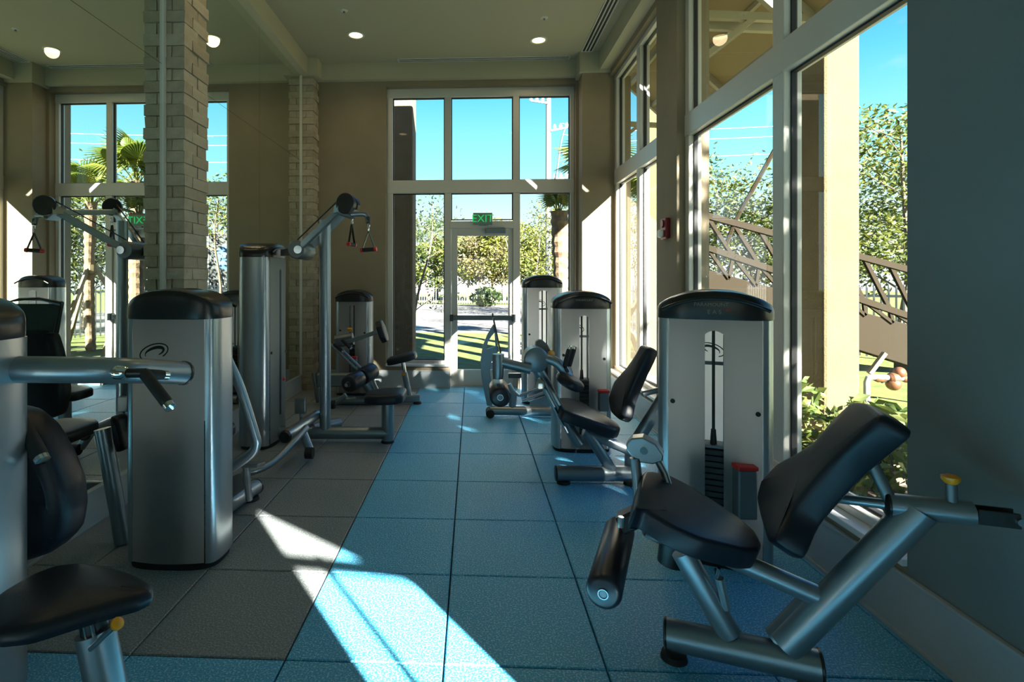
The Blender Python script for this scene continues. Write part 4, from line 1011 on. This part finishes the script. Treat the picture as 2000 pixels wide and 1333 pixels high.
def frond_mb(L_=1.3, n=22, w=.5, droop=.5):
    b = MB(); pts = [V((0, 0, 0))]
    for i in range(1, 9):
        s = i/8; pts.append(V((L_*s*(1-.15*droop*s), 0, L_*(.25*s - droop*s*s*.6))))
    b.tube(pts, .012, 5, rad=[.016*(1-.1*i) for i in range(9)])
    for i in range(n):
        s = .3 + .7*i/(n-1); k = min(7, int(s*8)); f = s*8-k; p = pts[k].lerp(pts[min(8, k+1)], f)
        for sg in (-1, 1):
            d = V((.75, sg*.75, -.18)).normalized()*(w*(.35 + .65*math.sin(math.pi*(.15+.8*(s-.3)/.7))))
            n_ = V((0, 0, 1)).cross(d).normalized()*.011
            b.add([p - n_, p + d*.5 + V((0, 0, .02)) - n_, p + d, p + d*.5 + V((0, 0, .02)) + n_, p + n_], [(0, 1, 2, 3, 4)])
    return b
def fan_mb(L_=1.0, n=26):
    b = MB(); pt_ = [V((L_*.5*k/5, 0, L_*.10*math.sin(k/5*2.2))) for k in range(6)]
    b.tube(pt_, .013, 5, rad=[.017-.0018*i for i in range(6)])
    hub = pt_[-1]; wv = L_*.026
    for i in range(n):
        a = R(-118 + 236*i/(n-1)); ln = L_*(.52 - .12*abs(a)/2.06); d = V((math.cos(a), math.sin(a), 0)); s_ = V((-d.y, d.x, 0))
        m = hub + d*ln*.55 + V((0, 0, .05*L_)); e = hub + d*ln + V((0, 0, -.16*L_))
        b.add([hub, m + s_*wv - V((0, 0, wv*.7)), m, m - s_*wv - V((0, 0, wv*.7)), e], [(0, 1, 2), (0, 2, 3), (1, 4, 2), (2, 4, 3)])
    return b
def palm(label, base, h, r, nf=13, L_=1.3, upright=.7, seed=1, brace=True, droop=.5, feather=False):
    rnd = random.Random(seed); t = thing('palm_tree', label, 'palm tree', base, 'palm trees outside'); base = V(base)
    rings = []; k = int(h/.09)
    for i in range(k+1):
        z = h*i/k; rr = r*(1 + (.10 if i % 2 else -.05))*(1.15 if z > h*.72 else 1)
        rings.append((base + V((.04*math.sin(z), 0, z)), rr))
    obj('trunk', MB().loft(rings, 14), M_pbark, t, False)
    top = base + V((0, 0, h)); first = None
    for i in range(nf):
        if first is None:
            first = obj('frond', frond_mb(L_, droop=droop) if feather else fan_mb(L_), M_palm, t, False, loc=None); first.data.transform(Matrix.Translation(rootloc(t))); o = first
        else: o = first.copy(); COL.objects.link(o); o.parent = t
        a = 2*math.pi*i*.382 + rnd.uniform(-.2, .2); el_ = R(rnd.uniform(10, 80)*upright + 5)
        o.location = (0.03*math.cos(a), .03*math.sin(a), h - .1); o.rotation_euler = (0, -el_, a); s = rnd.uniform(.8, 1.1); o.scale = (s, s, s)
    if brace:
        for a in (.5, 2.6, 4.7):
            obj('brace', MB().bar(base + V((math.cos(a)*1.1, math.sin(a)*1.1, 0)), base + V((math.cos(a)*r, math.sin(a)*r, min(1.9, h*.55))), .05, .09), M_wood, t, False)
        obj('brace_band', MB().cyl(base + V((0, 0, min(1.8, h*.52))), base + V((0, 0, min(2.0, h*.58))), r*1.35, n=12), M_wood, t, False)
    return t
G = lambda x_, y_: (x_, y_, GZ)
def gp(px, Y): p = at(px, CY, Y=Y); return G(p.x, Y)
palm('palm tree with a stout ringed trunk outside the right pane of the far window', gp(1091, 9.4), 2.8, .125, 9, .62, 1.2, 3, False, .15)
palm('braced palm tree seen in the mirror, left of the brick pillar', G(4.05, 11.6), 3.35, .10, 16, 1.15, 1.0, 5)
palm('tall braced palm tree with tied fronds, seen in the mirror beside the brick pillar', G(2.6, 11.0), 3.7, .11, 14, 1.2, 1.15, 8)
palm('distant palm tree behind the fence, left of the glass door', gp(852, 47), 5.6, .2, 16, 2.6, .7, 9, False, .8, True)
tree('slender bare-branched young tree outside the left pane of the far window', gp(800, 12.5), 3.8, .9, M_leafd, 11, (.55, 0), .10, .04, 12, 26, .3)
tree('sparse tree behind the palm trunk in the right pane of the far window', gp(1040, 22), 4.8, 1.4, M_leaf, 12, (.3, 0), .13, .06, 12, 70, .25)
tree('feathery sparse tree beside the utility pole', gp(1120, 24), 5.0, 1.5, M_leafd, 13, (-.4, 0), .13, .06, 12, 70, .3)
hz = [(815, 42, 6.0, 2.4, M_leafd), (838, 41, 4.2, 1.7, M_leaf), (893, 43, 4.6, 2.1, M_leaf), (915, 41, 4.8, 2.1, M_leafy), (938, 40, 4.9, 2.0, M_leafb), (962, 41, 5.3, 2.2, M_leaf), (985, 40, 5.6, 2.2, M_leafy),
      (1012, 42, 4.6, 2.1, M_leafd), (1040, 41, 3.9, 2.0, M_leafy), (1075, 42, 4.8, 2.3, M_leaf), (1105, 43, 5.0, 2.3, M_leafd), (760, 42, 6, 2.6, M_leaf), (700, 43, 6, 2.6, M_leafd)]
hl = ['tall grey-green tree at the left edge of the far window', 'low round dark-green tree left of the door frame', 'round green tree just right of the door stile', 'yellow-green tree in the left half of the door glass', 'brownish bare-twigged tree in the middle of the door glass',
      'bushy green tree right of the door glass centre', 'bright yellow-green tree at the right edge of the door glass', 'dark tree behind the right door frame', 'low yellow-green tree behind the far right tower', 'green tree behind the palm trunk beyond the road', 'dark-leaved tree at the right edge of the far window',
      'green tree beyond the road hidden behind the far wall, left', 'dark tree beyond the road hidden behind the far wall, far left']
for i, ((px, Y, h, s, m), lb) in enumerate(zip(hz, hl)): tree(lb, gp(px, Y), h, s, m, 30+i, (0, 0), .30, .14, 9, 130, .22, clr=.5)
# beyond the right windows
tree('tree with a sparse yellow-green crown behind the truss, in the nearest window', gp(1485, 15), 3.9, 1.5, M_leaf, 51, (-.2, 0), .16, .10, 13, 110, .3)
tree('leafy tree behind the sunlit yellow column, against the right wall edge', gp(1750, 12.5), 5.6, 1.5, M_leaf, 52, (.1, 0), .15, .09, 15, 150, .25)
tree('big tree farther off to the right of the yellow column', gp(1830, 15), 6.0, 1.8, M_leafd, 53, (0, 0), .18, .14, 14, 150, .2)
tree('slender tree outside the farther right window', gp(1235, 21), 4.4, 1.3, M_leafd, 54, (0, 0), .16, .05, 10, 70, .3)
tree('low tree right of the farther window, beyond the fence', gp(1570, 22), 4.4, 1.9, M_leafd, 55, (0, 0), .22, .1, 11, 130, .25)
# columnar trees added unseen on the sunny side to shade the nearest right window
for i, (bx, by, h, lb) in enumerate(((6.1, -2.9, 7.4, 'unseen columnar tree added to shade the right window, nearer the building'), (7.3, -3.4, 8.0, 'unseen columnar tree added to shade the right window, in the middle'), (8.9, -4.9, 8.4, 'unseen columnar tree added to shade the right window, farthest out'))):
    t = thing('tree', lb, 'tree', G(bx, by), 'trees outside the windows'); c = V(G(bx, by))
    obj('trunk', MB().cyl(c, c + V((0, 0, h*.8)), .10, .04, 8), M_bark, t)
    foliage(t, [(c + V((0, 0, h*k)), (.72, .72, h*.13)) for k in (.36, .50, .64, .78, .90)], M_leaf, .26, 60+i, 330)
tree('tree on the lawn far to the left, seen in the mirror', G(7.2, 15.5), 5.0, 1.9, M_leaf, 71, (0, 0), .15, .08, 13, 110, .2)
tree('thin tree beside the sign, seen in the mirror right of the brick pillar', G(2.78, 15.0), 4.4, .75, M_leafy, 72, (0, 0), .11, .05, 9, 16, .62, bark=M_pbark)
tree('tree across the road, seen in the mirror behind the palms', G(6.2, 22), 5.6, 2.3, M_leafd, 73, (0, 0), .2, .1, 12, 120, .2)
def shrub(label, c, r, h, m=M_shrub, seed=0, n=420, size=.11, group='shrubs in the planting bed'):
    t = thing('shrub', label, 'shrub', c, group); rnd = random.Random(seed); c = V(c)
    for k in range(5):
        a = k*1.25; obj('stem', MB().cyl(c, c + V((math.cos(a)*r*.5, math.sin(a)*r*.5, h*.75)), .012, .005, 5), M_bark, t)
    b = leaves_mb(n, c + V((0, 0, h*.55)), (r, r, h*.55), size, seed=seed, shell=.3, asp=.5)
    o = obj('foliage', b, m, t, False); o['kind'] = 'stuff'; return t
sp = [(2.75, 1.55, .34, .46, 'low bright shrub at the right end of the nearest window bed'), (2.72, 2.15, .36, .50, 'bushy bright shrub below the right pane, behind the backrest top'), (2.9, 2.75, .36, .48, 'bushy bright shrub below the right pane, in the middle'),
      (2.7, 3.45, .38, .52, 'bushy shrub against the window mullion base'), (3.0, 4.1, .36, .55, 'bright shrub in front of the yellow column base'), (2.75, 4.75, .36, .6, 'shrub beside the weight tower edge, outside'), (3.55, 2.4, .38, .45, 'shrub in the second row of the bed, right'), (3.55, 3.3, .38, .45, 'shrub in the second row of the bed, middle')]
for i, (x_, y_, r, h, lb) in enumerate(sp): shrub(lb, G(x_, y_), r, h + .1, seed=80+i)
shrub('dark spiky shrub at the foot of the fence in the door glass', gp(950, 32), 1.0, 1.1, M_leafd, 95, 260, .4)
struct('ground_2', MB().prism([V((2.07, .8, GZ)), V((4.0, .8, GZ)), V((4.1, 5.1, GZ)), V((2.07, 6.2, GZ))], V((0, 0, .012))), M_mulch, 'mulched planting bed below the right windows')

# --- utility pole and power lines
up0 = at(1071, 548, Y=27)
t = thing('utility_pole', 'pale utility pole with insulators in the right pane of the far window', 'utility pole', (up0.x, 27, GZ))
obj('shaft', MB().loft([(V((up0.x, 27, GZ)), .17), (V((up0.x, 27, 12)), .12)], 12), M_pole, t)
for z, k in ((10.4, -1), (9.0, 1), (6.5, 1)):
    obj('cross_arm', MB().bar(V((up0.x, 26.9, z)), V((up0.x + k*.9, 26.9, z+.15)), .07, .09), M_dsilver, t, False)
    for j in (.3, .6, .9): obj('insulator', MB().loft([(V((up0.x + k*j, 26.9, z+.12*j+.05)), .05), (V((up0.x + k*j, 26.9, z+.12*j+.16)), .09), (V((up0.x + k*j, 26.9, z+.12*j+.3)), .04)], 8), M_white, t)
obj('riser_pipe', MB().tube(curve_pts([V((up0.x+.2, 26.8, 4.5)), V((up0.x+.35, 26.8, 6.5)), V((up0.x+.6, 26.8, 8.4)), V((up0.x+.8, 26.8, 9.1))], 4), .05, 6), M_dsilver, t)
def wire(label, pts):
    o = obj('power_line', MB().tube(curve_pts(pts, 5), .022, 5), M_wire, None); tag(o, label, 'power line', 'power lines')
for i, (dz, lb) in enumerate(((0, 'topmost power line crossing the sky'), (-.55, 'middle power line crossing the sky'), (-1.5, 'lowest power line crossing the sky'))):
    wire(lb, [V((up0.x+.7, 27, 9.4+dz)), V((9, 29, 9.55+dz)), V((20, 30, 10.1+dz)), V((40, 30.5, 11.2+dz))])

# --- steel truss boom lying outside the right window
YT = 9.2
tb_ = thing('truss_boom', 'long tan lattice truss boom outside the nearest right window', 'steel truss', at(1580, 640, Y=YT))
def pt(px, py, v=0): return at(px, py, Y=YT+v)
for nm, a, c, w_, h_ in (('top_chord', (1380, 422), (1840, 545), .10, .10), ('middle_chord', (1380, 484), (1840, 640), .10, .10)):
    for v in (0, .9): obj(nm, MB().bar(pt(*a, v), pt(*c, v), w_, h_), M_truss, tb_, False)
obj('main_beam', MB().prism([pt(1370, 524), pt(1370, 588), pt(1850, 738), pt(1850, 655)], V((0, .35, 0))), M_truss, tb_, False, bevel=.01)
lerp = lambda a, c, k: (a[0]+(c[0]-a[0])*k, a[1]+(c[1]-a[1])*k)
for k in range(9):
    k0, k1 = k/9, (k+1)/9
    obj('lattice_bar', MB().bar(pt(*lerp((1380, 422), (1840, 545), k0)), pt(*lerp((1380, 484), (1840, 640), k1)), .06, .06), M_truss, tb_, False)
    obj('lattice_bar', MB().bar(pt(*lerp((1380, 484), (1840, 640), k0)), pt(*lerp((1370, 530), (1850, 660), k1)), .05, .05), M_truss, tb_, False)
    obj('lattice_bar', MB().bar(pt(*lerp((1380, 484), (1840, 640), k1)), pt(*lerp((1370, 530), (1850, 660), k1)), .05, .05), M_truss, tb_, False)
for px in (1420, 1760):
    y_ = 560 if px == 1420 else 690; a = pt(px, y_, .2); obj('support_leg', MB().bar(a, V((a.x, a.y, GZ)), .14, .14), M_truss, tb_, False)
obj('mast_pipe', MB().tube([pt(1418, 480), pt(1436, 432), pt(1520, 280)], .035, 6), M_truss, tb_)
# --- copper backflow pipe on a post
YP = 6.9
def pq(px, py): return at(px, py, Y=YP)
bp_ = thing('backflow_pipe', 'copper water valve pipe standing on the lawn near the yellow column', 'pipe', (pq(1735, 740).x, YP, GZ))
a, c = pq(1693, 737), pq(1840, 742)
obj('pipe', MB().tube([V((a.x, YP, GZ)), V((a.x, YP, a.z-.06)), V((a.x+.02, YP, a.z-.01)), V((a.x+.06, YP, a.z)), c], .035, 12), M_pole, bp_)
for px, r in ((1718, .045), (1745, .075), (1772, .05)): p = pq(px, 740); obj('valve_body', MB().loft([(p - V((.06, 0, 0)), r*.7), (p - V((.03, 0, 0)), r), (p + V((.03, 0, 0)), r), (p + V((.06, 0, 0)), r*.7)], 14), M_copper, bp_)
p = pq(1745, 750); obj('test_cock', MB().ball(p, .085), M_copper, bp_); p = pq(1757, 728); obj('valve_top', MB().ball(p, .07), M_copper, bp_)
obj('valve_handle', MB().bar(pq(1722, 748), pq(1734, 742), .03, .012), M_plastic, bp_, False)
obj('riser', MB().tube([V((c.x, YP, GZ)), c], .035, 10), M_copper, bp_)
br_ = obj('timber_brace', MB().bar(at(1698, 730, Y=7.6), at(1728, 690, Y=7.6), .06, .05), M_wood, None, False); br_.location.z += 0
tag(br_, 'short wooden prop standing behind the copper valve pipe', 'timber prop')
# --- blue equipment and a hose bib
e0 = at(1507, 640, Y=10.5)
bl = thing('blue_cabinet', 'blue upright cabinet outside, beside the weight tower edge', 'cabinet', (e0.x, 10.5, GZ))
obj('body', MB().box(e0.x-.2, e0.x+.2, 10.3, 10.7, GZ, at(1507, 625, Y=10.5).z), M_bluedrum, bl, False, bevel=.02)
obj('door', MB().box(e0.x-.17, e0.x+.17, 10.285, 10.302, GZ+.1, at(1507, 640, Y=10.5).z), M_bluedrum, bl, False, bevel=.01)
# --- monument sign seen in the mirror
sx, sy = 3.95, 18.0
sg = thing('monument_sign', 'grey monument sign with a blue round badge, seen in the mirror', 'sign', (sx, sy, GZ))
obj('slab', MB().box(sx-.62, sx+.62, sy, sy+.25, GZ, 3.15), M_signgrey, sg, False, bevel=.01)
obj('edge_strip', MB().box(sx+.62, sx+.68, sy-.01, sy+.26, GZ, 3.15), M_signwhite, sg, False)
obj('badge_rim', MB().cyl(V((sx-.03, sy, 2.25)), V((sx-.03, sy-.02, 2.25)), .47, n=32), M_signwhite, sg)
obj('badge', MB().cyl(V((sx-.03, sy-.018, 2.25)), V((sx-.03, sy-.03, 2.25)), .44, n=32), M_signblue, sg)
RX = Matrix.Rotation(math.pi/2, 4, 'X')
text_part('lettering', 'Apply', .30, Matrix.Translation((sx-.03, sy-.034, 2.38)) @ RX, M_signwhite, sg)
text_part('lettering', 'Now', .30, Matrix.Translation((sx-.03, sy-.034, 2.10)) @ RX, M_signwhite, sg)
text_part('lettering', 'RESIDENCES', .155, Matrix.Translation((sx-.03, sy-.004, 1.55)) @ RX, M_signwhite, sg)
for z in (1.26, 1.18, 1.10): obj('stripe', MB().box(sx-.62, sx+.62, sy-.008, sy, z-.02, z+.02), M_signwhite, sg, False)
# --- pale houses far behind the fence
for i, (px, Y, w_, h, lb) in enumerate(((800, 62, 9, 3.0, 'pale house with a dark roof far behind the fence, left of the door'), (930, 66, 12, 3.2, 'long pale house far behind the fence, in the door glass'), (1235, 60, 7, 5.2, 'white house seen through the farther right window'))):
    c = at(px, CY, Y=Y); t = thing('house', lb, 'house', (c.x, Y, GZ), 'houses beyond the fence')
    obj('wall', MB().box(c.x-w_/2, c.x+w_/2, Y, Y+6, GZ, h), M_house, t, False)
    obj('roof', MB().prism([V((c.x-w_/2-.4, Y-.4, h)), V((c.x+w_/2+.4, Y-.4, h)), V((c.x, Y-.4, h+1.5))], V((0, 6.8, 0))), M_hroof, t, False)
    for k in (-.28, .0, .28):
        wq = obj('window', MB().box(c.x+w_*k-.6, c.x+w_*k+.6, Y-.06, Y+.05, .9, 2.1), M_dsilver, t, False)
